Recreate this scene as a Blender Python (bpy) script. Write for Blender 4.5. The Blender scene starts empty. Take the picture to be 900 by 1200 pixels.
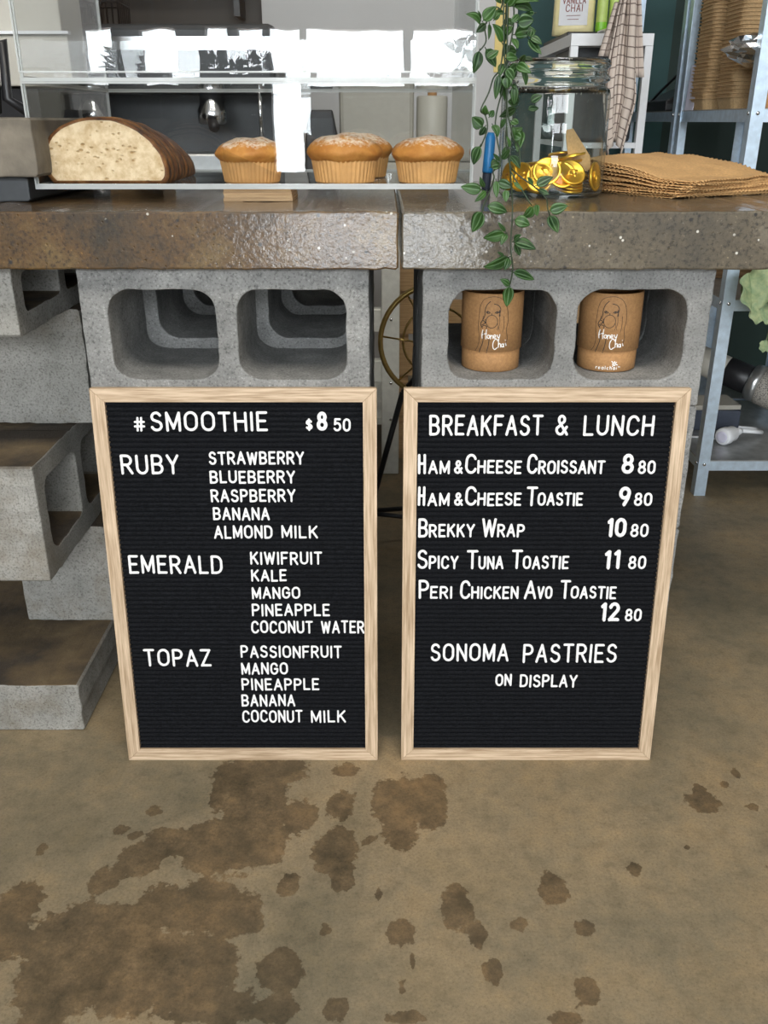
import bpy, bmesh, math, random
from mathutils import Vector, Matrix, noise
PI = math.pi
SC = bpy.context.scene
COL = SC.collection
random.seed(11)

# ------------------------------------------------------------------ camera, light, exposure
cam_d = bpy.data.cameras.new('camera'); cam = bpy.data.objects.new('camera', cam_d); COL.objects.link(cam)
cam.location = (0, -1.2119, 0.9345); cam.rotation_euler = (PI / 2 - 0.41186, 0, 0)
cam_d.sensor_fit = 'AUTO'; cam_d.sensor_width = 36; cam_d.lens = 1050.13 / 1200 * 36
cam_d.clip_start = 0.02
SC.camera = cam
SC.view_settings.view_transform = 'Standard'; SC.view_settings.look = 'None'
SC.view_settings.gamma = 1; SC.view_settings.use_curve_mapping = False
SC.view_settings.exposure = 0.0
w = bpy.data.worlds.new('sky'); SC.world = w; w.use_nodes = True
w.node_tree.nodes['Background'].inputs[0].default_value = (0.82, 0.92, 1.0, 1)
w.node_tree.nodes['Background'].inputs[1].default_value = 3.0
SC.cycles.use_denoising = True
SC.cycles.max_bounces = 12; SC.cycles.transparent_max_bounces = 24; SC.cycles.glossy_bounces = 6
SC.cycles.sample_clamp_indirect = 8

def area(name, loc, rot, sx, sy, power, color=(1, 1, 1)):
    d = bpy.data.lights.new(name, 'AREA'); d.shape = 'RECTANGLE'; d.size = sx; d.size_y = sy
    d.energy = power; d.color = color
    o = bpy.data.objects.new(name, d); COL.objects.link(o); o.location = loc; o.rotation_euler = rot
    return o
# daylight standing at the shopfront windows behind the photographer
area('shopfront_daylight', (0, -5.25, 1.4), (PI / 2, 0, 0), 5.2, 2.8, 700, (0.93, 0.97, 1.0))
# two ceiling lamps of the room
area('ceiling_lamp_front', (0.1, -1.35, 2.93), (0, 0, 0), 2.2, 0.7, 62, (1.0, 0.93, 0.82))
area('ceiling_lamp_back', (0.3, 1.35, 2.93), (0, 0, 0), 1.2, 0.3, 4, (1.0, 0.95, 0.88))

# ------------------------------------------------------------------ materials
def newmat(name):
    m = bpy.data.materials.new(name); m.use_nodes = True
    nt = m.node_tree; nt.nodes.clear()
    out = nt.nodes.new('ShaderNodeOutputMaterial'); b = nt.nodes.new('ShaderNodeBsdfPrincipled')
    nt.links.new(b.outputs[0], out.inputs[0])
    return m, nt, b, out
def nd(nt, t, **kw):
    n = nt.nodes.new(t)
    for k, v in kw.items():
        if k.startswith('i_'): n.inputs[k[2:].replace('_', ' ')].default_value = v
        else: setattr(n, k, v)
    return n
def ramp(nt, src, stops):
    r = nt.nodes.new('ShaderNodeValToRGB'); nt.links.new(src, r.inputs[0])
    e = r.color_ramp.elements
    while len(e) < len(stops): e.new(0.5)
    for x, (p, c) in zip(e, stops): x.position = p; x.color = (*c, 1) if len(c) == 3 else c
    return r.outputs[0]
def mixc(nt, f, a, b, mode='MIX'):
    m = nt.nodes.new('ShaderNodeMix'); m.data_type = 'RGBA'; m.blend_type = mode
    for i, x in ((0, f), (6, a), (7, b)):
        if isinstance(x, (int, float)): m.inputs[i].default_value = x
        elif isinstance(x, tuple): m.inputs[i].default_value = (*x, 1)
        else: nt.links.new(x, m.inputs[i])
    return m.outputs[2]
def coords(nt, scale=(1, 1, 1), rnd=True):
    tc = nt.nodes.new('ShaderNodeTexCoord'); mp = nt.nodes.new('ShaderNodeMapping')
    nt.links.new(tc.outputs['Object'], mp.inputs[0]); mp.inputs['Scale'].default_value = scale
    if rnd:
        oi = nt.nodes.new('ShaderNodeObjectInfo')
        mu = nd(nt, 'ShaderNodeMath', operation='MULTIPLY'); mu.inputs[1].default_value = 17.3
        nt.links.new(oi.outputs['Random'], mu.inputs[0]); nt.links.new(mu.outputs[0], mp.inputs['Location'])
    return mp.outputs[0]
def nz(nt, v, scale, detail=4, rough=0.55):
    n = nd(nt, 'ShaderNodeTexNoise'); n.inputs['Scale'].default_value = scale
    n.inputs['Detail'].default_value = detail; n.inputs['Roughness'].default_value = rough
    nt.links.new(v, n.inputs['Vector']); return n.outputs[0]
def vor(nt, v, scale, feature='F1'):
    n = nd(nt, 'ShaderNodeTexVoronoi', feature=feature); n.inputs['Scale'].default_value = scale
    nt.links.new(v, n.inputs['Vector']); return n.outputs['Distance']
def bump(nt, b, h, strength, dist, prev=None, sock='Normal'):
    bp = nd(nt, 'ShaderNodeBump'); bp.inputs['Strength'].default_value = strength; bp.inputs['Distance'].default_value = dist
    nt.links.new(h, bp.inputs['Height'])
    if prev is not None: nt.links.new(prev, bp.inputs['Normal'])
    nt.links.new(bp.outputs[0], b.inputs[sock]); return bp.outputs[0]
def plain(name, col, rough=0.5, metal=0.0, spec=0.5, var=0.12, vs=60, bs=0.0, bd=0.001, bscale=300):
    m, nt, b, out = newmat(name); v = coords(nt)
    c = ramp(nt, nz(nt, v, vs), [(0.3, tuple(x * (1 - var) for x in col)), (0.7, tuple(min(1, x * (1 + var)) for x in col))])
    nt.links.new(c, b.inputs['Base Color'])
    b.inputs['Roughness'].default_value = rough; b.inputs['Metallic'].default_value = metal
    b.inputs['Specular IOR Level'].default_value = spec
    if bs: bump(nt, b, nz(nt, v, bscale), bs, bd)
    return m
M = {}
def m_block():
    m, nt, b, out = newmat('concrete block'); v = coords(nt)
    c = ramp(nt, nz(nt, v, 14, 5, 0.65), [(0.28, (0.17, 0.172, 0.17)), (0.5, (0.25, 0.252, 0.247)), (0.72, (0.35, 0.35, 0.34))])
    sp = ramp(nt, nz(nt, v, 330, 2, 0.6), [(0.3, (0.4, 0.4, 0.4)), (0.47, (1, 1, 1)), (0.62, (1, 1, 1)), (0.72, (1.7, 1.7, 1.7))])
    c = mixc(nt, 0.8, c, sp, 'MULTIPLY')
    nt.links.new(c, b.inputs['Base Color']); b.inputs['Roughness'].default_value = 0.92; b.inputs['Specular IOR Level'].default_value = 0.2
    p = bump(nt, b, nz(nt, v, 190, 6, 0.75), 0.75, 0.0026)
    pits = ramp(nt, vor(nt, v, 150), [(0.0, (0, 0, 0)), (0.22, (1, 1, 1))])
    bump(nt, b, pits, 0.3, 0.0014, p)
    return m
M['block'] = m_block()
def m_block_dirty():
    m, nt, b, out = newmat('weathered concrete block'); v = coords(nt)
    c = ramp(nt, nz(nt, v, 11, 5, 0.65), [(0.3, (0.23, 0.228, 0.21)), (0.7, (0.37, 0.36, 0.335))])
    sp = ramp(nt, nz(nt, v, 300, 3, 0.7), [(0.32, (0.35, 0.35, 0.33)), (0.47, (1, 1, 1)), (0.75, (1.25, 1.25, 1.25))])
    c = mixc(nt, 0.8, c, sp, 'MULTIPLY')
    db = ramp(nt, nz(nt, v, 7, 6, 0.7), [(0.5, (0, 0, 0)), (0.72, (0.6, 0.6, 0.6))]); c = mixc(nt, db, c, (0.15, 0.115, 0.07))
    # brown grime trodden into the upward faces
    g = nd(nt, 'ShaderNodeNewGeometry'); s = nd(nt, 'ShaderNodeSeparateXYZ'); nt.links.new(g.outputs['True Normal'], s.inputs[0])
    gr = ramp(nt, nz(nt, v, 9, 5, 0.6), [(0.38, (0.035, 0.025, 0.017)), (0.6, (0.13, 0.09, 0.045)), (0.7, (0.19, 0.14, 0.075))])
    f = ramp(nt, s.outputs[2], [(0.6, (0, 0, 0)), (0.75, (0.92, 0.92, 0.92))])
    c = mixc(nt, f, c, gr)
    nt.links.new(c, b.inputs['Base Color']); b.inputs['Roughness'].default_value = 0.88; b.inputs['Specular IOR Level'].default_value = 0.25
    p = bump(nt, b, nz(nt, v, 150, 6, 0.75), 0.8, 0.003)
    return m
M['block_dirty'] = m_block_dirty()
def m_slab(name, dark, light, warm, edge=1.0):
    m, nt, b, out = newmat(name); v = coords(nt)
    c = ramp(nt, nz(nt, v, 9, 6, 0.68), [(0.3, dark), (0.52, warm), (0.72, light)])
    sp = ramp(nt, nz(nt, v, 240, 3, 0.65), [(0.34, (0.28, 0.26, 0.24)), (0.48, (1, 1, 1)), (0.66, (1.15, 1.15, 1.15)), (0.74, (3.2, 3.2, 3.2))])
    c = mixc(nt, 0.85, c, sp, 'MULTIPLY')
    peb = ramp(nt, vor(nt, v, 62), [(0.0, (1, 1, 1)), (0.09, (1, 1, 1)), (0.12, (0, 0, 0))])
    on = ramp(nt, nz(nt, v, 26, 2), [(0.5, (0, 0, 0)), (0.56, (1, 1, 1))]); peb = mixc(nt, 1.0, peb, on, 'MULTIPLY')
    c = mixc(nt, peb, c, (0.52, 0.5, 0.45))
    drk = ramp(nt, vor(nt, v, 41), [(0.0, (1, 1, 1)), (0.07, (1, 1, 1)), (0.13, (0, 0, 0))]); c = mixc(nt, drk, c, (0.012, 0.01, 0.008))
    nt.links.new(c, b.inputs['Base Color']); b.inputs['Roughness'].default_value = 0.5
    b.inputs['Coat Weight'].default_value = 0.75; b.inputs['Coat Roughness'].default_value = 0.09
    pits = ramp(nt, vor(nt, v, 75), [(0.0, (0, 0, 0)), (0.13, (1, 1, 1))])
    p = bump(nt, b, pits, 0.5, 0.002)
    p = bump(nt, b, nz(nt, v, 150, 5, 0.6), 0.35, 0.0015, p)
    bump(nt, b, nz(nt, v, 140, 4, 0.55), 0.22, 0.0016, None, 'Coat Normal')
    return m
M['slab'] = m_slab('sealed brown concrete', (0.024, 0.017, 0.008), (0.145, 0.098, 0.034), (0.08, 0.040, 0.008))
M['slab_grey'] = m_slab('sealed grey concrete', (0.055, 0.046, 0.032), (0.15, 0.128, 0.095), (0.095, 0.076, 0.048))
M['slab_back'] = plain('rough grey brown concrete', (0.16, 0.14, 0.11), 0.8, var=0.4, vs=16, bs=0.4, bd=0.002, bscale=160)
def m_floor():
    m, nt, b, out = newmat('stained concrete floor'); v = coords(nt, rnd=False)
    n1 = nz(nt, v, 2.1, 6, 0.62); n2 = nz(nt, v, 5.5, 6, 0.65)
    c = ramp(nt, n1, [(0.30, (0.135, 0.122, 0.085)), (0.48, (0.215, 0.176, 0.115)), (0.64, (0.30, 0.23, 0.14))])
    c2 = ramp(nt, n2, [(0.3, (0.58, 0.60, 0.58)), (0.5, (1, 1, 1)), (0.7, (1.25, 1.12, 0.95))])
    c = mixc(nt, 0.7, c, c2, 'MULTIPLY')
    sp = ramp(nt, nz(nt, v, 260, 6, 0.8), [(0.3, (0.42, 0.41, 0.38)), (0.47, (0.96, 0.96, 0.96)), (0.6, (1.1, 1.1, 1.1)), (0.74, (1.7, 1.65, 1.55))])
    mo = ramp(nt, nz(nt, v, 38, 6, 0.72), [(0.32, (0.72, 0.72, 0.70)), (0.5, (1, 1, 1)), (0.7, (1.18, 1.14, 1.05))]); c = mixc(nt, 0.8, c, mo, 'MULTIPLY')
    c = mixc(nt, 0.75, c, sp, 'MULTIPLY')
    # spilt-water stains: distance field in the mesh, ragged by noise
    at = nd(nt, 'ShaderNodeAttribute', attribute_name='stain')
    ad = nd(nt, 'ShaderNodeMath', operation='MULTIPLY_ADD'); ad.inputs[1].default_value = 1.1
    a2 = nd(nt, 'ShaderNodeMath', operation='MULTIPLY_ADD'); a2.inputs[1].default_value = 0.9; nt.links.new(nz(nt, v, 85, 5, 0.6), a2.inputs[0]); nt.links.new(at.outputs['Fac'], a2.inputs[2])
    nt.links.new(nz(nt, v, 20, 5, 0.6), ad.inputs[0]); nt.links.new(a2.outputs[0], ad.inputs[2])
    f = ramp(nt, ad.outputs[0], [(0.0, (1, 1, 1)), (1.0, (0, 0, 0))])
    mr = nd(nt, 'ShaderNodeMapRange'); mr.inputs['From Min'].default_value = 1.91; mr.inputs['From Max'].default_value = 1.98
    mr.inputs['To Min'].default_value = 1; mr.inputs['To Max'].default_value = 0
    nt.links.new(ad.outputs[0], mr.inputs['Value'])
    mot = ramp(nt, nz(nt, v, 22, 8, 0.72), [(0.32, (0.36, 0.34, 0.31)), (0.5, (0.56, 0.50, 0.44)), (0.68, (0.80, 0.70, 0.60))])
    cw = mixc(nt, 1.0, c, mot, 'MULTIPLY')
    c = mixc(nt, mr.outputs[0], c, cw)
    nt.links.new(c, b.inputs['Base Color'])
    b.inputs['Specular IOR Level'].default_value = 0.4
    r = ramp(nt, n2, [(0.3, (0.5, 0.5, 0.5)), (0.7, (0.66, 0.66, 0.66))]); nt.links.new(r, b.inputs['Roughness'])
    bump(nt, b, nz(nt, v, 160, 6, 0.65), 0.18, 0.0015)
    return m
M['floor'] = m_floor()
def m_wood(name, a, c2, sc=1.0, rough=0.5):
    m, nt, b, out = newmat(name); v = coords(nt, (3 * sc, 70 * sc, 70 * sc))
    c = ramp(nt, nz(nt, v, 4.2, 6, 0.6), [(0.34, a), (0.5, tuple((x + y) / 2 for x, y in zip(a, c2))), (0.66, c2)])
    nt.links.new(c, b.inputs['Base Color']); b.inputs['Roughness'].default_value = rough; b.inputs['Specular IOR Level'].default_value = 0.3
    bump(nt, b, nz(nt, v, 6, 4), 0.15, 0.0006)
    return m
M['oak'] = m_wood('pale oak', (0.33, 0.228, 0.138), (0.66, 0.515, 0.37))
M['oak_dark'] = m_wood('brown timber', (0.10, 0.06, 0.03), (0.22, 0.14, 0.075))
M['pine'] = m_wood('crate timber', (0.35, 0.22, 0.11), (0.5, 0.34, 0.18))
def m_felt():
    m, nt, b, out = newmat('black felt'); v = coords(nt)
    c = ramp(nt, nz(nt, v, 420, 3), [(0.32, (0.0025, 0.0028, 0.0035)), (0.68, (0.0125, 0.0137, 0.017))])
    nt.links.new(c, b.inputs['Base Color']); b.inputs['Roughness'].default_value = 0.95; b.inputs['Specular IOR Level'].default_value = 0.1
    b.inputs['Sheen Weight'].default_value = 0.02
    bump(nt, b, nz(nt, v, 900, 3), 0.4, 0.0006)
    return m
M['felt'] = m_felt()
M['letter'] = plain('white plastic', (0.86, 0.87, 0.88), 0.35, var=0.02)
def m_kraft(name, col, k=1.0):
    m, nt, b, out = newmat(name); v = coords(nt)
    c = ramp(nt, nz(nt, v, 260, 5, 0.7), [(0.3, tuple(x * 0.78 for x in col)), (0.7, tuple(x * 1.18 for x in col))])
    c = mixc(nt, 0.5, c, ramp(nt, nz(nt, v, 25), [(0.3, (0.85, 0.85, 0.85)), (0.7, (1.1, 1.1, 1.1))]), 'MULTIPLY')
    nt.links.new(c, b.inputs['Base Color']); b.inputs['Roughness'].default_value = 0.7; b.inputs['Specular IOR Level'].default_value = 0.3
    bump(nt, b, nz(nt, v, 350, 4), 0.1, 0.0005)
    return m
M['kraft'] = m_kraft('kraft cardboard', (0.40, 0.215, 0.09))
M['napkin'] = m_kraft('kraft napkin paper', (0.56, 0.34, 0.15))
M['tray'] = m_kraft('kraft tray board', (0.56, 0.39, 0.21))
M['ink'] = plain('dark printing ink', (0.03, 0.018, 0.012), 0.6, var=0.05)
M['white_ink'] = plain('white printing ink', (0.85, 0.85, 0.83), 0.5, var=0.02)
def m_clear(name, tint, refl, rough=0.0, edge=(0.75, 0.8, 0.8)):
    # thin clear sheet: straight-through transmission plus a Fresnel mirror
    m = bpy.data.materials.new(name); m.use_nodes = True; nt = m.node_tree; nt.nodes.clear()
    out = nd(nt, 'ShaderNodeOutputMaterial'); tr = nd(nt, 'ShaderNodeBsdfTransparent'); gl = nd(nt, 'ShaderNodeBsdfGlossy')
    gl.inputs['Roughness'].default_value = rough
    lw = nd(nt, 'ShaderNodeLayerWeight'); lw.inputs['Blend'].default_value = 0.35
    c = ramp(nt, lw.outputs['Facing'], [(0.0, tint), (0.55, tint), (1.0, edge)])
    nt.links.new(c, tr.inputs[0])
    f0 = ((refl - 1) / (refl + 1)) ** 2             # Schlick, the same from both sides of the sheet
    l2 = nd(nt, 'ShaderNodeLayerWeight'); l2.inputs['Blend'].default_value = 0.5
    pw = nd(nt, 'ShaderNodeMath', operation='POWER'); pw.inputs[1].default_value = 5.0; nt.links.new(l2.outputs['Facing'], pw.inputs[0])
    fr = nd(nt, 'ShaderNodeMath', operation='MULTIPLY_ADD'); fr.inputs[1].default_value = 1 - f0; fr.inputs[2].default_value = f0; nt.links.new(pw.outputs[0], fr.inputs[0])
    ms = nd(nt, 'ShaderNodeMixShader'); nt.links.new(fr.outputs[0], ms.inputs[0])
    nt.links.new(tr.outputs[0], ms.inputs[1]); nt.links.new(gl.outputs[0], ms.inputs[2]); nt.links.new(ms.outputs[0], out.inputs[0])
    # faint ripples of the sheet
    v = coords(nt); bp = nd(nt, 'ShaderNodeBump'); bp.inputs['Strength'].default_value = 0.08; bp.inputs['Distance'].default_value = 0.002
    nt.links.new(nz(nt, v, 9, 2), bp.inputs['Height']); nt.links.new(bp.outputs[0], gl.inputs['Normal'])
    return m
M['acrylic'] = m_clear('clear acrylic', (0.985, 0.99, 0.99), 1.5)
M['glass'] = m_clear('clear jar glass', (0.96, 0.985, 0.975), 1.55, edge=(0.30, 0.37, 0.35))
def m_real_glass():
    m, nt, b, out = newmat('thick jar glass'); b.inputs['Base Color'].default_value = (0.93, 0.97, 0.95, 1)
    b.inputs['Roughness'].default_value = 0.02; b.inputs['Transmission Weight'].default_value = 1.0; b.inputs['IOR'].default_value = 1.48
    return m
M['thick_glass'] = m_real_glass()
M['film'] = m_clear('clear film', (0.97, 0.97, 0.97), 1.6)
def m_edge():
    m, nt, b, out = newmat('polished acrylic edge with piped light'); b.inputs['Base Color'].default_value = (0.62, 0.65, 0.65, 1)  # pale grey stands in for light piped through the sheet to its edges
    b.inputs['Roughness'].default_value = 0.15; b.inputs['Alpha'].default_value = 0.55
    return m
M['edge'] = m_edge()
def m_crumb():
    m, nt, b, out = newmat('bread crumb'); v = coords(nt)
    c = ramp(nt, nz(nt, v, 70, 5, 0.7), [(0.3, (0.52, 0.36, 0.19)), (0.62, (0.80, 0.65, 0.44))])
    mp = nd(nt, 'ShaderNodeMapping'); nt.links.new(v, mp.inputs[0]); mp.inputs['Scale'].default_value = (1, 1, 1.8)
    h = ramp(nt, vor(nt, mp.outputs[0], 95), [(0.0, (0.0, 0.0, 0.0)), (0.24, (0.2, 0.2, 0.2)), (0.34, (1, 1, 1))])
    h2 = ramp(nt, nz(nt, v, 45, 2), [(0.5, (1, 1, 1)), (0.58, (0, 0, 0))])
    hh = mixc(nt, 1.0, h, h2, 'SCREEN')
    c = mixc(nt, 1.0, c, ramp(nt, hh, [(0, (0.6, 0.5, 0.36)), (1, (1, 1, 1))]), 'MULTIPLY')
    nt.links.new(c, b.inputs['Base Color']); b.inputs['Roughness'].default_value = 0.9; b.inputs['Specular IOR Level'].default_value = 0.15
    p = bump(nt, b, hh, 0.6, 0.003); bump(nt, b, nz(nt, v, 220, 4), 0.3, 0.001, p)
    return m
M['crumb'] = m_crumb()
def m_crust():
    m, nt, b, out = newmat('bread crust'); v = coords(nt)
    c = ramp(nt, nz(nt, v, 28, 5, 0.7), [(0.3, (0.035, 0.012, 0.005)), (0.5, (0.15, 0.058, 0.016)), (0.74, (0.40, 0.19, 0.06))])
    nt.links.new(c, b.inputs['Base Color']); b.inputs['Roughness'].default_value = 0.6
    bump(nt, b, nz(nt, v, 110, 5), 0.4, 0.002); return m
M['crust'] = m_crust()
def m_cake():
    m, nt, b, out = newmat('muffin top'); v = coords(nt)
    c = ramp(nt, nz(nt, v, 30, 5, 0.65), [(0.3, (0.40, 0.145, 0.022)), (0.7, (0.62, 0.29, 0.062))])
    g = nd(nt, 'ShaderNodeNewGeometry'); s = nd(nt, 'ShaderNodeSeparateXYZ'); nt.links.new(g.outputs['Normal'], s.inputs[0])
    mu = nd(nt, 'ShaderNodeMath', operation='MULTIPLY'); nt.links.new(s.outputs[2], mu.inputs[0]); nt.links.new(nz(nt, v, 120, 4, 0.8), mu.inputs[1])
    f = ramp(nt, mu.outputs[0], [(0.36, (0, 0, 0)), (0.52, (0.75, 0.75, 0.75))])
    c = mixc(nt, f, c, (0.86, 0.78, 0.66))
    nt.links.new(c, b.inputs['Base Color']); b.inputs['Roughness'].default_value = 0.65
    b.inputs['Subsurface Weight'].default_value = 0.15; b.inputs['Subsurface Radius'].default_value = (0.01, 0.004, 0.002)
    p = bump(nt, b, nz(nt, v, 60, 4), 0.5, 0.004); bump(nt, b, nz(nt, v, 300, 4), 0.3, 0.001, p); return m
M['cake'] = m_cake()
M['muffin_case'] = plain('baking paper cup', (0.66, 0.36, 0.13), 0.7, var=0.15, vs=40)
def m_gold():
    m, nt, b, out = newmat('gold foil'); v = coords(nt)
    b.inputs['Base Color'].default_value = (0.95, 0.56, 0.07, 1); b.inputs['Metallic'].default_value = 0.85
    b.inputs['Roughness'].default_value = 0.32; bump(nt, b, nz(nt, v, 160, 3), 0.25, 0.001); return m
M['gold'] = m_gold()
def m_leaf(name, dk, lt, stripe):
    m, nt, b, out = newmat(name); at = nd(nt, 'ShaderNodeAttribute', attribute_name='across')
    v = coords(nt)
    w_ = nd(nt, 'ShaderNodeMath', operation='MULTIPLY'); w_.inputs[1].default_value = 17.0; nt.links.new(at.outputs['Fac'], w_.inputs[0])
    s = nd(nt, 'ShaderNodeMath', operation='SINE'); nt.links.new(w_.outputs[0], s.inputs[0])
    f = ramp(nt, s.outputs[0], [(0.35, (0, 0, 0)), (0.9, (stripe, stripe, stripe))])
    c = ramp(nt, nz(nt, v, 22, 3), [(0.35, dk), (0.65, lt)])
    c = mixc(nt, f, c, (0.22, 0.36, 0.19))
    nt.links.new(c, b.inputs['Base Color']); b.inputs['Roughness'].default_value = 0.42; b.inputs['Specular IOR Level'].default_value = 0.3
    return m
M['leaf'] = m_leaf('glossy green leaf', (0.008, 0.028, 0.008), (0.03, 0.085, 0.012), 0.3)
M['stem'] = plain('dark green stem', (0.025, 0.045, 0.02), 0.5)
def m_geranium():
    m, nt, b, out = newmat('pale geranium leaf'); v = coords(nt)
    c = ramp(nt, nz(nt, v, 60, 4), [(0.3, (0.19, 0.30, 0.17)), (0.7, (0.42, 0.49, 0.27))])
    nt.links.new(c, b.inputs['Base Color']); b.inputs['Roughness'].default_value = 0.6
    bump(nt, b, nz(nt, v, 130, 4), 0.3, 0.002); return m
M['geranium'] = m_geranium()
M['galv'] = plain('galvanised steel', (0.60, 0.73, 0.86), 0.42, 0.75, var=0.12, vs=55)
M['galv_shelf'] = plain('galvanised shelf steel', (0.40, 0.41, 0.41), 0.38, 0.75, var=0.2, vs=30)
M['steel'] = plain('brushed steel', (0.55, 0.56, 0.56), 0.3, 0.9, var=0.08)
M['chrome'] = plain('bright metal', (0.75, 0.76, 0.78), 0.16, 1.0, var=0.05)
M['foil'] = plain('crumpled silver foil', (0.82, 0.83, 0.85), 0.18, 1.0, var=0.05)
M['brass'] = plain('brass', (0.55, 0.38, 0.13), 0.3, 0.9, var=0.15)
M['black'] = plain('black plastic', (0.014, 0.014, 0.016), 0.4, var=0.2)
M['black_matt'] = plain('matt black', (0.010, 0.010, 0.012), 0.75, var=0.2)
M['charcoal'] = plain('charcoal plastic', (0.045, 0.05, 0.055), 0.45, var=0.1)
M['navy'] = plain('navy card', (0.035, 0.045, 0.07), 0.6)
M['white'] = plain('white enamel', (0.78, 0.80, 0.83), 0.4, var=0.03)
M['lilac'] = plain('lilac white card', (0.66, 0.65, 0.78), 0.6, var=0.03)
M['beige'] = plain('beige enamel', (0.50, 0.48, 0.42), 0.45, var=0.05, vs=8)
M['beige_grey'] = plain('grey beige plastic', (0.40, 0.38, 0.33), 0.5, var=0.04)
M['bench_metal'] = plain('painted grey metal', (0.78, 0.79, 0.74), 0.4, 0.2, var=0.07)
M['blue'] = plain('blue plastic', (0.02, 0.20, 0.50), 0.35, var=0.05)
M['yellow'] = plain('yellow paint', (0.80, 0.62, 0.22), 0.6, var=0.04)
M['teal_wall'] = plain('dark teal wall paint', (0.017, 0.070, 0.072), 0.6, var=0.08, vs=6)
M['shaded_green_wall'] = plain('shaded dark green wall paint', (0.006, 0.026, 0.021), 0.6, var=0.08, vs=6)  # dark green paint, with the shade behind the shelving put into it
M['white_wall'] = plain('white wall paint', (0.60, 0.59, 0.585), 0.7, var=0.02, vs=4)
M['side_wall'] = plain('grey side wall paint', (0.30, 0.29, 0.275), 0.7, var=0.03, vs=4)
M['grey_wall'] = plain('warm grey wall paint', (0.09, 0.085, 0.08), 0.7, var=0.05, vs=4)
M['ceiling'] = plain('ceiling paint', (0.40, 0.39, 0.37), 0.8, var=0.02, vs=4)
M['frame_brown'] = plain('brown window frame', (0.20, 0.12, 0.07), 0.55, var=0.1, vs=12)
M['dark_panel'] = plain('dark panel', (0.05, 0.047, 0.045), 0.6, var=0.1, vs=8)
M['pouch'] = plain('cream pouch', (0.74, 0.66, 0.36), 0.45, var=0.06)
M['pouch_label'] = plain('pale pouch label', (0.62, 0.63, 0.66), 0.5, var=0.03)
M['red_ink'] = plain('red brown ink', (0.22, 0.06, 0.05), 0.6)
M['lime'] = plain('lime packet', (0.47, 0.62, 0.16), 0.4, var=0.06)
M['lime_deep'] = plain('bright green band', (0.22, 0.56, 0.03), 0.4, var=0.06)
def m_towel():
    m, nt, b, out = newmat('checked tea towel'); at = nd(nt, 'ShaderNodeAttribute', attribute_name='weave')
    s = nd(nt, 'ShaderNodeSeparateXYZ'); nt.links.new(at.outputs['Vector'], s.inputs[0])
    def line(o):
        fr = nd(nt, 'ShaderNodeMath', operation='FRACT'); nt.links.new(o, fr.inputs[0])
        return ramp(nt, fr.outputs[0], [(0.0, (1, 1, 1)), (0.10, (1, 1, 1)), (0.14, (0, 0, 0))])
    f = mixc(nt, 1.0, line(s.outputs[0]), line(s.outputs[1]), 'LIGHTEN')
    c = mixc(nt, f, (0.60, 0.52, 0.46), (0.17, 0.13, 0.115))
    nt.links.new(c, b.inputs['Base Color']); b.inputs['Roughness'].default_value = 0.9
    return m
M['towel'] = m_towel()
def m_mesh():
    m, nt, b, out = newmat('grey perforated mesh'); v = coords(nt)
    c = ramp(nt, vor(nt, v, 230), [(0.2, (0.12, 0.11, 0.10)), (0.5, (0.6, 0.56, 0.5))])
    nt.links.new(c, b.inputs['Base Color']); b.inputs['Roughness'].default_value = 0.5; b.inputs['Metallic'].default_value = 0.3
    return m
M['mesh'] = m_mesh()

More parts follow.
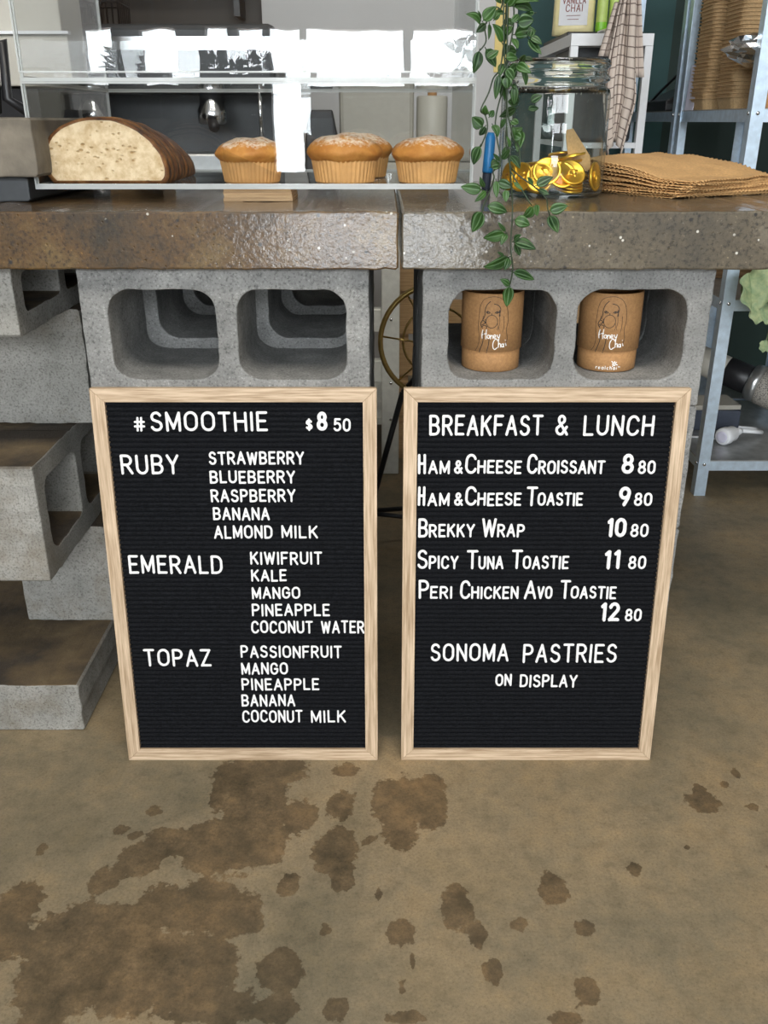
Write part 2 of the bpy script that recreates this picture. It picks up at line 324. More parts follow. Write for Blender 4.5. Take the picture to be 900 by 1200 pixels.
# ------------------------------------------------------------------ mesh helpers
class MB:
    def __init__(s): s.v = []; s.f = []; s.mi = []; s.sm = []
    def add(s, vs, fs, mi=0, sm=False):
        o = len(s.v); s.v += [tuple(p) for p in vs]
        for f in fs: s.f.append(tuple(i + o for i in f)); s.mi.append(mi); s.sm.append(sm)
        return s
    def box(s, x0, x1, y0, y1, z0, z1, mi=0):
        vs = [(x, y, z) for z in (z0, z1) for y in (y0, y1) for x in (x0, x1)]
        return s.add(vs, [(0, 2, 3, 1), (4, 5, 7, 6), (0, 1, 5, 4), (2, 6, 7, 3), (0, 4, 6, 2), (1, 3, 7, 5)], mi)
    def obox(s, mat, sx, sy, sz, mi=0):
        vs = [mat @ Vector((x * sx / 2, y * sy / 2, z * sz / 2)) for z in (-1, 1) for y in (-1, 1) for x in (-1, 1)]
        return s.add(vs, [(0, 2, 3, 1), (4, 5, 7, 6), (0, 1, 5, 4), (2, 6, 7, 3), (0, 4, 6, 2), (1, 3, 7, 5)], mi)
    def tube(s, pts, r, n=8, mi=0, cap=True, flat=None):
        pts = [Vector(p) for p in pts]; k = len(pts); rs = r if isinstance(r, list) else [r] * k
        vs = []; fs = []; up = Vector((0, 0, 1))
        t0 = (pts[1] - pts[0]).normalized(); a = t0.orthogonal().normalized()
        if flat is not None: a = Vector(flat)
        for i in range(k):
            t = (pts[min(i + 1, k - 1)] - pts[max(i - 1, 0)])
            t = t.normalized() if t.length > 1e-9 else t0
            a = (a - t * a.dot(t)); a = a.normalized() if a.length > 1e-6 else t.orthogonal().normalized(); b = t.cross(a)
            for j in range(n):
                q = 2 * PI * j / n; vs.append(pts[i] + (a * math.cos(q) + b * math.sin(q)) * rs[i])
        for i in range(k - 1):
            for j in range(n): fs.append((i * n + j, i * n + (j + 1) % n, (i + 1) * n + (j + 1) % n, (i + 1) * n + j))
        if cap: fs.append(tuple(range(n - 1, -1, -1))); fs.append(tuple((k - 1) * n + j for j in range(n)))
        return s.add(vs, fs, mi, True)
    def lathe(s, prof, n=40, c=(0, 0, 0), mi=0, sm=True, fl=None, axis=None):
        vs = []; fs = []; k = len(prof)
        for i, (r, z) in enumerate(prof):
            for j in range(n):
                q = 2 * PI * j / n; rr = r * (1 + (fl(i, j) if fl else 0))
                p = Vector((rr * math.cos(q), rr * math.sin(q), z))
                if axis is not None: p = axis @ p
                vs.append(p + Vector(c))
        for i in range(k - 1):
            for j in range(n): fs.append((i * n + j, i * n + (j + 1) % n, (i + 1) * n + (j + 1) % n, (i + 1) * n + j))
        if prof[0][0] > 1e-6: fs.append(tuple(range(n - 1, -1, -1)))
        if prof[-1][0] > 1e-6: fs.append(tuple((k - 1) * n + j for j in range(n)))
        return s.add(vs, fs, mi, sm)
    def prism(s, outl, y0, y1, mi=0, side=None, sm=False):
        n = len(outl); vs = [(x, y0, z) for x, z in outl] + [(x, y1, z) for x, z in outl]
        s.add(vs, [tuple(range(n)), tuple(range(2 * n - 1, n - 1, -1))], mi)
        s.add(vs, [(i, i + n, (i + 1) % n + n, (i + 1) % n) for i in range(n)], mi if side is None else side, sm)
        return s
    def build(s, name, mats, parent=None, loc=(0, 0, 0), rot=(0, 0, 0), bevel=0, merge=False, seg=2):
        me = bpy.data.meshes.new(name); me.from_pydata(s.v, [], s.f)
        for p, mi, sm in zip(me.polygons, s.mi, s.sm): p.material_index = mi; p.use_smooth = sm
        for m in (mats if isinstance(mats, (list, tuple)) else [mats]): me.materials.append(M[m])
        if merge or bevel:
            bm = bmesh.new(); bm.from_mesh(me)
            bmesh.ops.remove_doubles(bm, verts=bm.verts, dist=1e-6)
            bmesh.ops.recalc_face_normals(bm, faces=bm.faces)
            if bevel:
                es = [e for e in bm.edges if len(e.link_faces) == 2 and e.calc_face_angle(0) > 0.6]
                bmesh.ops.bevel(bm, geom=es, offset=bevel, segments=seg, affect='EDGES', profile=0.5, clamp_overlap=True)
            bm.to_mesh(me); bm.free()
        o = bpy.data.objects.new(name, me); COL.objects.link(o); o.location = loc; o.rotation_euler = rot
        if parent: o.parent = parent
        return o
def tag(o, label=None, cat=None, group=None, kind=None):
    if label: o['label'] = label
    if cat: o['category'] = cat
    if group: o['group'] = group
    if kind: o['kind'] = kind
    return o
def empty(name, loc, label, cat, group=None, rot=(0, 0, 0)):
    o = bpy.data.objects.new(name, None); COL.objects.link(o); o.location = loc; o.rotation_euler = rot; o.empty_display_size = 0.05
    return tag(o, label, cat, group)
def struct(o): o['kind'] = 'structure'; return o
def dup(o, parent=None):
    c = o.copy(); COL.objects.link(c)
    if parent: c.parent = parent
    for ch in list(o.children): dup(ch, c)
    return c
def arc(cx, cy, rx, ry, a0, a1, n=10):
    return [(cx + rx * math.cos(math.radians(a0 + (a1 - a0) * i / n)), cy + ry * math.sin(math.radians(a0 + (a1 - a0) * i / n))) for i in range(n + 1)]
def rrect(x0, x1, z0, z1, r, n=6, step=0.012):
    out = []
    for cx, cz, a in ((x1 - r, z1 - r, 0), (x0 + r, z1 - r, 90), (x0 + r, z0 + r, 180), (x1 - r, z0 + r, 270)):
        out += arc(cx, cz, r, r, a, a + 90, n)
    res = []
    for i, p in enumerate(out):
        q = out[(i + 1) % len(out)]; d = math.dist(p, q); k = max(1, int(d / step))
        for j in range(k): res.append((p[0] + (q[0] - p[0]) * j / k, p[1] + (q[1] - p[1]) * j / k))
    return res

# measured tables: board lettering, leaves, stems, floor stains
LEFT_LINES = [('#', 0.0563, 0.0721, 0.5362, 0.0209), ('SMOOTHIE', 0.0796, 0.244, 0.5362, 0.0285), ('$', 0.2971, 0.3069, 0.5367, 0.0181), ('8', 0.3125, 0.3279, 0.5367, 0.0275), ('50', 0.3362, 0.3604, 0.5362, 0.019), ('RUBY', 0.0322, 0.1155, 0.4736, 0.0294), ('STRAWBERRY', 0.158, 0.2938, 0.4878, 0.0195), ('BLUEBERRY', 0.1577, 0.2802, 0.4597, 0.0193), ('RASPBERRY', 0.1574, 0.2798, 0.4317, 0.0196), ('BANANA', 0.159, 0.2413, 0.4038, 0.0198), ('ALMOND', 0.1587, 0.2445, 0.3755, 0.0206), ('MILK', 0.2572, 0.3105, 0.376, 0.0201), ('EMERALD', 0.0294, 0.1685, 0.3198, 0.0296), ('KIWIFRUIT', 0.2096, 0.3159, 0.3342, 0.0205), ('KALE', 0.2097, 0.2625, 0.3073, 0.0192), ('MANGO', 0.2094, 0.2819, 0.2792, 0.0195), ('PINEAPPLE', 0.208, 0.3255, 0.2508, 0.0203), ('COCONUT', 0.2056, 0.2993, 0.2219, 0.0211), ('WATER', 0.3114, 0.3773, 0.2219, 0.0211), ('TOPAZ', 0.0386, 0.1417, 0.1654, 0.0296), ('PASSIONFRUIT', 0.1874, 0.3424, 0.1802, 0.021), ('MANGO', 0.1869, 0.2591, 0.1516, 0.0207), ('PINEAPPLE', 0.186, 0.3065, 0.1237, 0.0209), ('BANANA', 0.1845, 0.2685, 0.0954, 0.0212), ('COCONUT', 0.1841, 0.2791, 0.0662, 0.0221), ('MILK', 0.2921, 0.347, 0.0662, 0.0221)]
RIGHT_LINES = [('BREAKFAST', 0.0361, 0.1959, 0.5301, 0.0298), ('&', 0.2132, 0.2314, 0.5301, 0.0298), ('LUNCH', 0.2525, 0.3518, 0.5301, 0.0298), ('H', 0.0209, 0.0326, 0.4741, 0.0297), ('AM', 0.0356, 0.0667, 0.4741, 0.0202), ('&', 0.0725, 0.0852, 0.4741, 0.0202), ('C', 0.0881, 0.1047, 0.4741, 0.0297), ('HEESE', 0.1056, 0.1689, 0.4741, 0.0202), ('C', 0.1762, 0.1913, 0.4741, 0.0297), ('ROISSANT', 0.1923, 0.2877, 0.4741, 0.0202), ('8', 0.311, 0.3286, 0.4741, 0.0297), ('80', 0.3344, 0.3597, 0.4741, 0.0202), ('H', 0.0215, 0.0324, 0.4259, 0.0294), ('AM', 0.0353, 0.0674, 0.4259, 0.0202), ('&', 0.0738, 0.0866, 0.4259, 0.0202), ('C', 0.0895, 0.1063, 0.4259, 0.0294), ('HEESE', 0.1073, 0.1708, 0.4259, 0.0202), ('T', 0.1777, 0.194, 0.4259, 0.0294), ('OASTIE', 0.194, 0.2595, 0.4259, 0.0202), ('9', 0.3107, 0.328, 0.4259, 0.0294), ('80', 0.3334, 0.3595, 0.4259, 0.0202), ('B', 0.0226, 0.0371, 0.3775, 0.0296), ('REKKY', 0.0381, 0.1054, 0.3775, 0.0207), ('W', 0.1154, 0.1368, 0.3775, 0.0296), ('RAP', 0.1378, 0.1782, 0.3775, 0.0207), ('10', 0.2979, 0.3263, 0.3775, 0.0296), ('80', 0.3323, 0.3587, 0.3775, 0.0207), ('S', 0.0217, 0.0374, 0.3273, 0.0303), ('PICY', 0.0389, 0.0828, 0.3273, 0.0212), ('T', 0.0949, 0.1116, 0.3273, 0.0303), ('UNA', 0.1121, 0.1495, 0.3273, 0.0212), ('T', 0.1611, 0.1772, 0.3273, 0.0303), ('OASTIE', 0.1777, 0.2459, 0.3273, 0.0212), ('11', 0.2979, 0.3221, 0.3273, 0.0303), ('80', 0.3337, 0.36, 0.3273, 0.0212), ('P', 0.0244, 0.0402, 0.279, 0.0305), ('ERI', 0.0417, 0.0749, 0.279, 0.0206), ('C', 0.0862, 0.102, 0.279, 0.0305), ('HICKEN', 0.103, 0.174, 0.279, 0.0206), ('A', 0.1822, 0.2006, 0.279, 0.0305), ('VO', 0.2016, 0.2246, 0.279, 0.0206), ('T', 0.2358, 0.2512, 0.279, 0.0305), ('OASTIE', 0.2517, 0.3201, 0.279, 0.0206), ('12', 0.299, 0.3279, 0.2418, 0.031), ('80', 0.3361, 0.3614, 0.2418, 0.0209), ('SONOMA', 0.044, 0.1639, 0.1742, 0.0303), ('PASTRIES', 0.1855, 0.3296, 0.1719, 0.0321), ('ON', 0.1452, 0.1706, 0.1315, 0.0209), ('DISPLAY', 0.1829, 0.2724, 0.1291, 0.0221)]
LEAVES = [[0.1078, -0.0786, 1.0326, 0.0903, -0.0858, 1.0423, 0.0089], [0.1166, -0.0499, 1.0358, 0.1056, -0.0503, 1.027, 0.0068], [0.1107, -0.0782, 1.0366, 0.1241, -0.0816, 1.0501, 0.0118], [0.1091, -0.0628, 1.0386, 0.1049, -0.0716, 1.0469, 0.003], [0.1201, -0.0526, 1.0355, 0.1191, -0.0623, 1.0187, 0.0038], [0.1339, -0.0664, 1.0157, 0.1223, -0.068, 1.0342, 0.0113], [0.1239, -0.0648, 1.0384, 0.131, -0.065, 1.045, 0.0075], [0.1471, -0.0525, 1.0528, 0.1704, -0.0454, 1.0475, 0.0165], [0.1502, -0.0706, 1.0353, 0.1683, -0.0697, 1.038, 0.0127], [0.1493, -0.0542, 1.0247, 0.1732, -0.0603, 1.0276, 0.0129], [0.1413, -0.0819, 1.0343, 0.1507, -0.0745, 1.0428, 0.0059], [0.1452, -0.0701, 1.0195, 0.1511, -0.0758, 1.0084, 0.0067], [0.1105, -0.0463, 1.0083, 0.1045, -0.0466, 0.9848, 0.01], [0.1164, -0.0631, 1.0092, 0.1291, -0.0597, 0.9911, 0.0114], [0.1166, -0.0808, 0.9988, 0.1291, -0.0786, 1.0069, 0.009], [0.1517, -0.067, 0.9928, 0.1675, -0.0772, 0.9841, 0.0091], [0.1418, -0.0556, 0.9781, 0.1544, -0.049, 0.9895, 0.0123], [0.1402, -0.0737, 0.9802, 0.1417, -0.0731, 0.9678, 0.0106], [0.1388, -0.0701, 0.9994, 0.1528, -0.0672, 0.9995, 0.0106], [0.1468, -0.0531, 1.0566, 0.1741, -0.0607, 1.0571, 0.009], [0.1253, -0.0488, 1.0624, 0.1332, -0.0477, 1.0566, 0.0068], [0.1358, -0.0547, 1.0353, 0.1389, -0.0503, 1.0155, 0.0068], [0.1327, -0.0649, 0.9833, 0.1298, -0.0617, 0.957, 0.0076], [0.141, -0.0469, 0.9841, 0.1365, -0.0568, 0.9585, 0.007], [0.1375, -0.048, 1.0466, 0.125, -0.0521, 1.0449, 0.0076], [0.1368, -0.0628, 1.053, 0.1468, -0.0719, 1.0649, 0.0104], [0.1361, -0.0541, 1.0579, 0.1274, -0.0602, 1.0689, 0.009], [0.1459, -0.0472, 1.0333, 0.1381, -0.0536, 1.022, 0.0076], [0.1372, -0.0595, 1.0256, 0.1454, -0.0635, 1.0319, 0.0068], [0.1391, -0.0575, 0.9946, 0.1328, -0.0656, 0.9805, 0.0077], [0.1396, -0.0748, 0.9883, 0.1489, -0.0719, 0.9775, 0.0091], [0.1363, -0.0519, 0.9727, 0.1418, -0.0526, 0.9557, 0.0054], [0.1382, -0.0452, 1.0402, 0.1481, -0.053, 1.0342, 0.0084], [0.1415, -0.048, 1.0157, 0.1358, -0.0566, 1.0015, 0.0061], [0.1182, -0.0434, 0.9275, 0.1051, -0.043, 0.9384, 0.0111], [0.1199, -0.0577, 0.9283, 0.114, -0.0503, 0.9181, 0.0063], [0.1249, -0.0505, 0.9384, 0.1305, -0.0467, 0.9456, 0.0063], [0.126, -0.0798, 0.9298, 0.1323, -0.0845, 0.9171, 0.0077], [0.1179, -0.0786, 0.9411, 0.1159, -0.0867, 0.9508, 0.0061], [0.113, -0.0734, 0.9069, 0.1065, -0.0683, 0.8862, 0.0101], [0.1477, -0.0769, 0.9341, 0.1555, -0.083, 0.9312, 0.0077], [0.1523, -0.0623, 0.9283, 0.1545, -0.0573, 0.9152, 0.0031], [0.1494, -0.0434, 0.8957, 0.1475, -0.0412, 0.9061, 0.008], [0.1482, -0.0735, 0.9054, 0.1435, -0.0746, 0.9177, 0.0039], [0.1513, -0.0538, 0.8961, 0.1626, -0.0647, 0.8816, 0.0088], [0.1403, -0.0548, 0.8901, 0.1306, -0.0594, 0.8984, 0.004], [0.1283, -0.0584, 0.8829, 0.1411, -0.057, 0.885, 0.012], [0.1185, -0.0552, 0.857, 0.0932, -0.0568, 0.8609, 0.0113], [0.1212, -0.0598, 0.8604, 0.115, -0.0678, 0.8729, 0.0048], [0.1235, -0.0622, 0.856, 0.1094, -0.0717, 0.8446, 0.0064], [0.1349, -0.0628, 0.8681, 0.1365, -0.064, 0.8485, 0.0064], [0.1388, -0.051, 0.8659, 0.1563, -0.0552, 0.8601, 0.0097], [0.1451, -0.0812, 0.8588, 0.1456, -0.0827, 0.8454, 0.0071], [0.1823, -0.0738, 0.8635, 0.2019, -0.071, 0.873, 0.0103], [0.1794, -0.0665, 0.8638, 0.171, -0.0708, 0.873, 0.0048], [0.1895, -0.0456, 0.8572, 0.2023, -0.0498, 0.8513, 0.0057], [0.1559, -0.068, 0.8669, 0.1668, -0.0731, 0.8582, 0.004], [0.1408, -0.0628, 0.8919, 0.1484, -0.0729, 0.904, 0.0063], [0.1435, -0.0601, 0.9369, 0.1386, -0.0537, 0.9254, 0.0047], [0.1189, -0.0715, 0.8329, 0.108, -0.0686, 0.8094, 0.0137], [0.1267, -0.0561, 0.8385, 0.1521, -0.0513, 0.8311, 0.0122], [0.1485, -0.0642, 0.8073, 0.1231, -0.06, 0.8014, 0.0114], [0.1514, -0.0612, 0.8062, 0.1439, -0.0681, 0.7936, 0.0066], [0.1478, -0.0747, 0.8108, 0.1378, -0.0799, 0.8222, 0.004], [0.1571, -0.0835, 0.8248, 0.1758, -0.0841, 0.8188, 0.012], [0.178, -0.0813, 0.8398, 0.1669, -0.0809, 0.8276, 0.0095], [0.1836, -0.0707, 0.8412, 0.1845, -0.0806, 0.8291, 0.0064], [0.1999, -0.0763, 0.8348, 0.2202, -0.0805, 0.8412, 0.0112], [0.2022, -0.0657, 0.8285, 0.2116, -0.076, 0.8094, 0.0129], [0.1582, -0.0872, 0.7991, 0.1841, -0.089, 0.7915, 0.012], [0.1603, -0.0778, 0.7972, 0.1671, -0.0765, 0.7821, 0.0073], [0.1581, -0.0807, 0.8006, 0.1654, -0.0887, 0.8085, 0.0057], [0.1552, -0.0567, 0.7778, 0.1242, -0.0638, 0.7667, 0.0116], [0.1518, -0.0881, 0.7813, 0.1461, -0.0945, 0.7672, 0.0073], [0.147, -0.0804, 0.7826, 0.1377, -0.0879, 0.7883, 0.0033], [0.1607, -0.0725, 0.7615, 0.1887, -0.0658, 0.7516, 0.0107], [0.1544, -0.089, 0.7481, 0.142, -0.0927, 0.7567, 0.0074], [0.1574, -0.0673, 0.7436, 0.1562, -0.0616, 0.7169, 0.0117]]
STEMS = [[[0.135, -0.0622, 1.1004], [0.1342, -0.064, 1.0581], [0.1363, -0.064, 1.0186], [0.1431, -0.0622, 0.9539], [0.1445, -0.0622, 0.9283], [0.1508, -0.0626, 0.8845], [0.1573, -0.0583, 0.8358], [0.1556, -0.0713, 0.7948], [0.1599, -0.07, 0.766], [0.158, -0.068, 0.7462]], [[0.133, -0.0605, 1.1007], [0.1331, -0.0566, 1.0537], [0.1256, -0.0573, 1.051], [0.115, -0.0586, 1.0337], [0.1168, -0.056, 1.0178], [0.1102, -0.0581, 1.0082]], [[0.137, -0.06, 1.097], [0.138, -0.0563, 1.0325], [0.1339, -0.064, 0.9915], [0.1266, -0.0602, 0.9793], [0.1221, -0.0581, 0.9641], [0.1132, -0.0629, 0.9457], [0.1193, -0.0586, 0.9398], [0.1218, -0.0635, 0.9255], [0.1149, -0.0629, 0.9059]], [[0.1385, -0.0562, 1.0912], [0.1401, -0.0638, 1.0186], [0.1397, -0.0605, 0.9779], [0.1315, -0.0573, 0.9326], [0.1392, -0.064, 0.8905], [0.1315, -0.0602, 0.8785], [0.1322, -0.0639, 0.8712], [0.1283, -0.0561, 0.8541], [0.1204, -0.0697, 0.8396], [0.1185, -0.0757, 0.8332]], [[0.1365, -0.0638, 1.0838], [0.1416, -0.0638, 0.9916], [0.1439, -0.0638, 0.9483], [0.149, -0.0637, 0.9283], [0.1537, -0.0634, 0.9139], [0.1611, -0.0593, 0.9051], [0.1626, -0.0636, 0.8846]], [[0.1445, -0.0622, 0.9283], [0.1452, -0.0574, 0.9109], [0.1507, -0.0626, 0.886], [0.1615, -0.0584, 0.8746], [0.1799, -0.064, 0.8622], [0.1962, -0.0631, 0.8485], [0.1977, -0.0742, 0.8369], [0.201, -0.0725, 0.8291]], [[0.139, -0.0626, 1.0941], [0.141, -0.0626, 1.0582], [0.1458, -0.0634, 1.0504], [0.1464, -0.0583, 1.0257], [0.141, -0.0638, 1.0024]], [[0.1518, -0.0637, 0.8786], [0.1787, -0.0718, 0.8398]]]
STAINS = [[-0.226, -0.1, 0.04, 0.048], [-0.187, -0.138, 0.045, 0.054], [-0.125, -0.184, 0.028, 0.039], [-0.174, -0.09, 0.06, 0.034], [-0.244, -0.148, 0.022, 0.036], [-0.19, -0.218, 0.049, 0.072], [-0.24, -0.243, 0.048, 0.055], [-0.166, -0.259, 0.03, 0.031], [-0.06, -0.085, 0.02, 0.018], [-0.064, -0.162, 0.021, 0.032], [-0.068, -0.255, 0.033, 0.042], [-0.055, -0.301, 0.017, 0.029], [-0.125, -0.316, 0.014, 0.021], [-0.305, -0.235, 0.039, 0.028], [-0.336, -0.267, 0.03, 0.034], [-0.375, -0.309, 0.022, 0.025], [-0.34, -0.175, 0.013, 0.012], [-0.378, -0.214, 0.012, 0.013], [-0.355, -0.223, 0.009, 0.007], [-0.478, -0.251, 0.008, 0.014], [-0.477, -0.348, 0.032, 0.037], [-0.478, -0.388, 0.032, 0.05], [-0.125, -0.45, 0.028, 0.031], [-0.187, -0.362, 0.027, 0.039], [-0.233, -0.348, 0.061, 0.047], [-0.289, -0.348, 0.033, 0.04], [-0.351, -0.382, 0.07, 0.038], [-0.39, -0.395, 0.059, 0.049], [-0.306, -0.45, 0.077, 0.061], [-0.389, -0.462, 0.051, 0.06], [-0.23, -0.45, 0.056, 0.066], [-0.187, -0.495, 0.039, 0.026], [-0.168, -0.375, 0.016, 0.026], [-0.073, -0.388, 0.009, 0.01], [-0.056, -0.498, 0.016, 0.017], [-0.127, -0.5, 0.029, 0.018], [-0.003, -0.162, 0.016, 0.022], [-0.008, -0.331, 0.008, 0.011], [-0.025, -0.235, 0.008, 0.01], [0.019, -0.157, 0.038, 0.057], [0.068, -0.138, 0.029, 0.046], [0.024, -0.218, 0.028, 0.033], [0.069, -0.184, 0.025, 0.03], [0.086, -0.263, 0.005, 0.008], [0.093, -0.355, 0.022, 0.032], [0.096, -0.331, 0.011, 0.02], [0.023, -0.392, 0.02, 0.022], [0.117, -0.398, 0.012, 0.022], [0.171, -0.379, 0.011, 0.013], [0.223, -0.323, 0.02, 0.027], [0.253, -0.385, 0.015, 0.014], [0.131, -0.447, 0.012, 0.02], [0.238, -0.473, 0.014, 0.02], [0.34, -0.289, 0.012, 0.014], [0.476, -0.157, 0.026, 0.029], [0.481, -0.129, 0.012, 0.013], [0.523, -0.119, 0.009, 0.01], [0.548, -0.093, 0.008, 0.014], [0.548, -0.168, 0.01, 0.01], [0.425, -0.247, 0.006, 0.006], [0.519, -0.29, 0.007, 0.012], [0.019, -0.47, 0.008, 0.009], [0.031, -0.435, 0.007, 0.012], [0.208, -0.511, 0.022, 0.013], [0.024, -0.508, 0.029, 0.009]]

# ------------------------------------------------------------------ the setting
XL, XR, YB, YF, ZC = -2.6, 2.2, 2.4, -5.0, 3.0
def rng(a, b, s):
    n = max(1, round((b - a) / s)); return [a + (b - a) * i / n for i in range(n)]
fx = rng(XL, -0.9, 0.3) + rng(-0.9, 0.9, 0.014) + rng(0.9, XR, 0.3) + [XR]
fy = rng(YF, -0.75, 0.4) + rng(-0.75, 0.05, 0.012) + rng(0.05, YB, 0.3) + [YB]
vs = [(x, y, 0) for y in fy for x in fx]; nx = len(fx)
fs = [(j * nx + i, j * nx + i + 1, (j + 1) * nx + i + 1, (j + 1) * nx + i) for j in range(len(fy) - 1) for i in range(nx - 1)]
fo = MB().add(vs, fs).build('floor', 'floor'); struct(fo)
at = fo.data.attributes.new('stain', 'FLOAT', 'POINT')
vals = []
for x, y, z in vs:
    d = 3.0
    if -0.95 < x < 0.95 and -0.8 < y < 0.1:
        for sx, sy, rx, ry in STAINS:
            q = ((x - sx) / (rx * 1.05)) ** 2 + ((y - sy) / (ry * 1.05)) ** 2
            if q < d * d: d = math.sqrt(q)
    vals.append(d)
at.data.foreach_set('value', vals)
def wall(name, boxes, mat, bev=0):
    m = MB()
    for b in boxes: m.box(*b)
    return struct(m.build(name, mat))
wall('wall_back', [(0.46, 1.03, YB, YB + 0.1, 0, ZC)], 'teal_wall')
wall('wall_corner', [(1.03, XR, YB, YB + 0.1, 0, ZC)], 'shaded_green_wall')
wall('wall_rear', [(XL, -0.42, YB, YB + 0.1, 0, ZC)], 'grey_wall')
wall('wall_pillar', [(-0.42, 0.46, YB - 0.1, YB + 0.1, 0, ZC)], 'white_wall')
wall('trim_1', [(0.385, 0.43, YB - 0.106, YB - 0.1, 1.09, ZC)], 'yellow')
wall('wall_left', [(XL - 0.1, XL, YF, YB + 0.1, 0, ZC)], 'side_wall')
wall('wall_right', [(XR, XR + 0.1, YF, YB + 0.1, 0, ZC)], 'side_wall')
wall('ceiling', [(XL - 0.1, XR + 0.1, YF - 0.1, YB + 0.1, ZC, ZC + 0.1)], 'ceiling')
# shopfront behind the photographer: brown framed glazing, panels added to block case reflections
yf0, yf1 = YF - 0.1, YF
ops = [(-1.92, -1.74), (-1.56, -1.34), (-1.15, -1.0), (-0.94, -0.78), (-0.73, -0.54), (-0.5, 0.13), (0.19, 0.62), (0.95, 1.9)]
bx = [(XL, XR, yf0, yf1, 2.62, ZC), (XL, -2.35, yf0, yf1, 1.78, 2.62), (1.95, XR, yf0, yf1, 1.78, 2.62), (XL, XR, yf0, yf1, 0.42, 0.62), (XL, -0.73, yf0, yf1, 0, 0.42), (0.62, XR, yf0, yf1, 0, 0.42)]
xx = XL
for a, b in ops + [(XR, XR)]: bx.append((xx, a, yf0, yf1, 1.14, 1.47)); xx = b
bx += [(XL, -0.73, yf0, yf1, 0.62, 1.14), (-0.54, XR, yf0, yf1, 0.62, 1.14)]
wall('wall_front', bx, 'dark_panel')
wall('window_1', [(XL, XR, yf0 - 0.015, yf1 + 0.015, 1.47, 1.78)] + [(a - 0.03, a + 0.03, yf0, yf1, 1.78, 2.62) for a in (-1.3, -0.3, 0.75)], 'frame_brown')

# ------------------------------------------------------------------ concrete blocks
def block_bm(wd, dp, ht, holes, jit=0.0011, seed=0, bev=0.0022):
    bm = bmesh.new(); loops = []
    outer = rrect(0, wd, 0, ht, 0.003, 1, 0.013)
    contours = [outer] + [rrect(a, b, c, d, r, 6, 0.012) for a, b, c, d, r in holes]
    es = []
    for ci, c in enumerate(contours):
        vsl = []
        for i, (x, z) in enumerate(c):
            n1 = noise.noise(Vector((x * 60 + seed, z * 60, 3.1))); n2 = noise.noise(Vector((x * 60, z * 60 + seed, 9.7)))
            vsl.append(bm.verts.new((x + n1 * jit * 1.6, 0, z + n2 * jit * 1.6)))
        es += [bm.edges.new((vsl[i], vsl[(i + 1) % len(vsl)])) for i in range(len(vsl))]
    bmesh.ops.triangle_fill(bm, use_beauty=True, use_dissolve=False, edges=es)
    fsl = list(bm.faces)
    r = bmesh.ops.extrude_face_region(bm, geom=fsl)
    nv = [g for g in r['geom'] if isinstance(g, bmesh.types.BMVert)]
    bmesh.ops.translate(bm, verts=nv, vec=(0, dp, 0))
    bmesh.ops.recalc_face_normals(bm, faces=bm.faces)
    ee = [e for e in bm.edges if len(e.link_faces) == 2 and e.calc_face_angle(0) > 1.0 and abs(e.verts[0].co.y - e.verts[1].co.y) < 1e-5]
    if bev: bmesh.ops.bevel(bm, geom=ee, offset=bev, segments=2, affect='EDGES', profile=0.5, clamp_overlap=True)
    return bm
def bmobj(name, bm, mat, loc=(0, 0, 0), rot=(0, 0, 0), parent=None):
    me = bpy.data.meshes.new(name); bm.to_mesh(me); bm.free(); me.materials.append(M[mat])
    o = bpy.data.objects.new(name, me); COL.objects.link(o); o.location = loc; o.rotation_euler = rot
    if parent: o.parent = parent
    return o
BH = 0.757 / 4; BW = 0.388
def cores(ins=0.0): return [(0.036 + ins, 0.181, 0.0375 + ins * 0.8, 0.160, 0.03), (0.209 + ins, 0.357, 0.0375 + ins * 0.8, 0.160, 0.03)]
ords = ['bottom', 'second lowest', 'second highest', 'top']
pl = {}
for side, X0 in (('left', -0.4077), ('right', 0.0515)):
    board = 'smoothie' if side == 'left' else 'breakfast and lunch'
    for c in range(4):
        o = bmobj('concrete_block', block_bm(BW, 0.19, BH - 0.001, cores(), seed=c * 7 + (3 if side == 'left' else 0)), 'block', (X0, 0, c * BH))
        if c == 3:
            lab = 'grey hollow concrete block with two empty rounded openings above the smoothie board' if side == 'left' else 'grey hollow concrete block holding two brown tubes above the breakfast and lunch board'
        else:
            lab = f'{ords[c]} grey hollow block of the stack behind the {board} letter board'
        tag(o, lab, 'concrete block', 'hollow blocks under the front edge of the counter')
for side, X0, row, ins in (('left', -0.4077, 1, 0.0195), ('left', -0.4077, 2, 0.037), ('right', 0.0515, 1, 0.0)):
    for c in range(4):
        if side == 'right' or c == 3 or True:
            o = bmobj('concrete_block', block_bm(BW, 0.187, BH - 0.001, cores(ins), seed=c * 5 + row * 31), 'block', (X0, row * 0.192, c * BH))
        if c == 3:
            lab = {('left', 1): 'grey block seen through the left pier openings, directly behind the front block', ('left', 2): 'deepest grey block seen through the openings of the left pier',
                   ('right', 1): 'grey block seen behind the two brown tubes through the right pier openings'}[(side, row)]
            tag(o, lab, 'concrete block', 'hollow blocks deeper inside the counter piers')
        else:
            tag(o, 'grey hollow block hidden low inside a counter pier behind the front stack', 'concrete block', 'hidden lower blocks inside the counter piers')

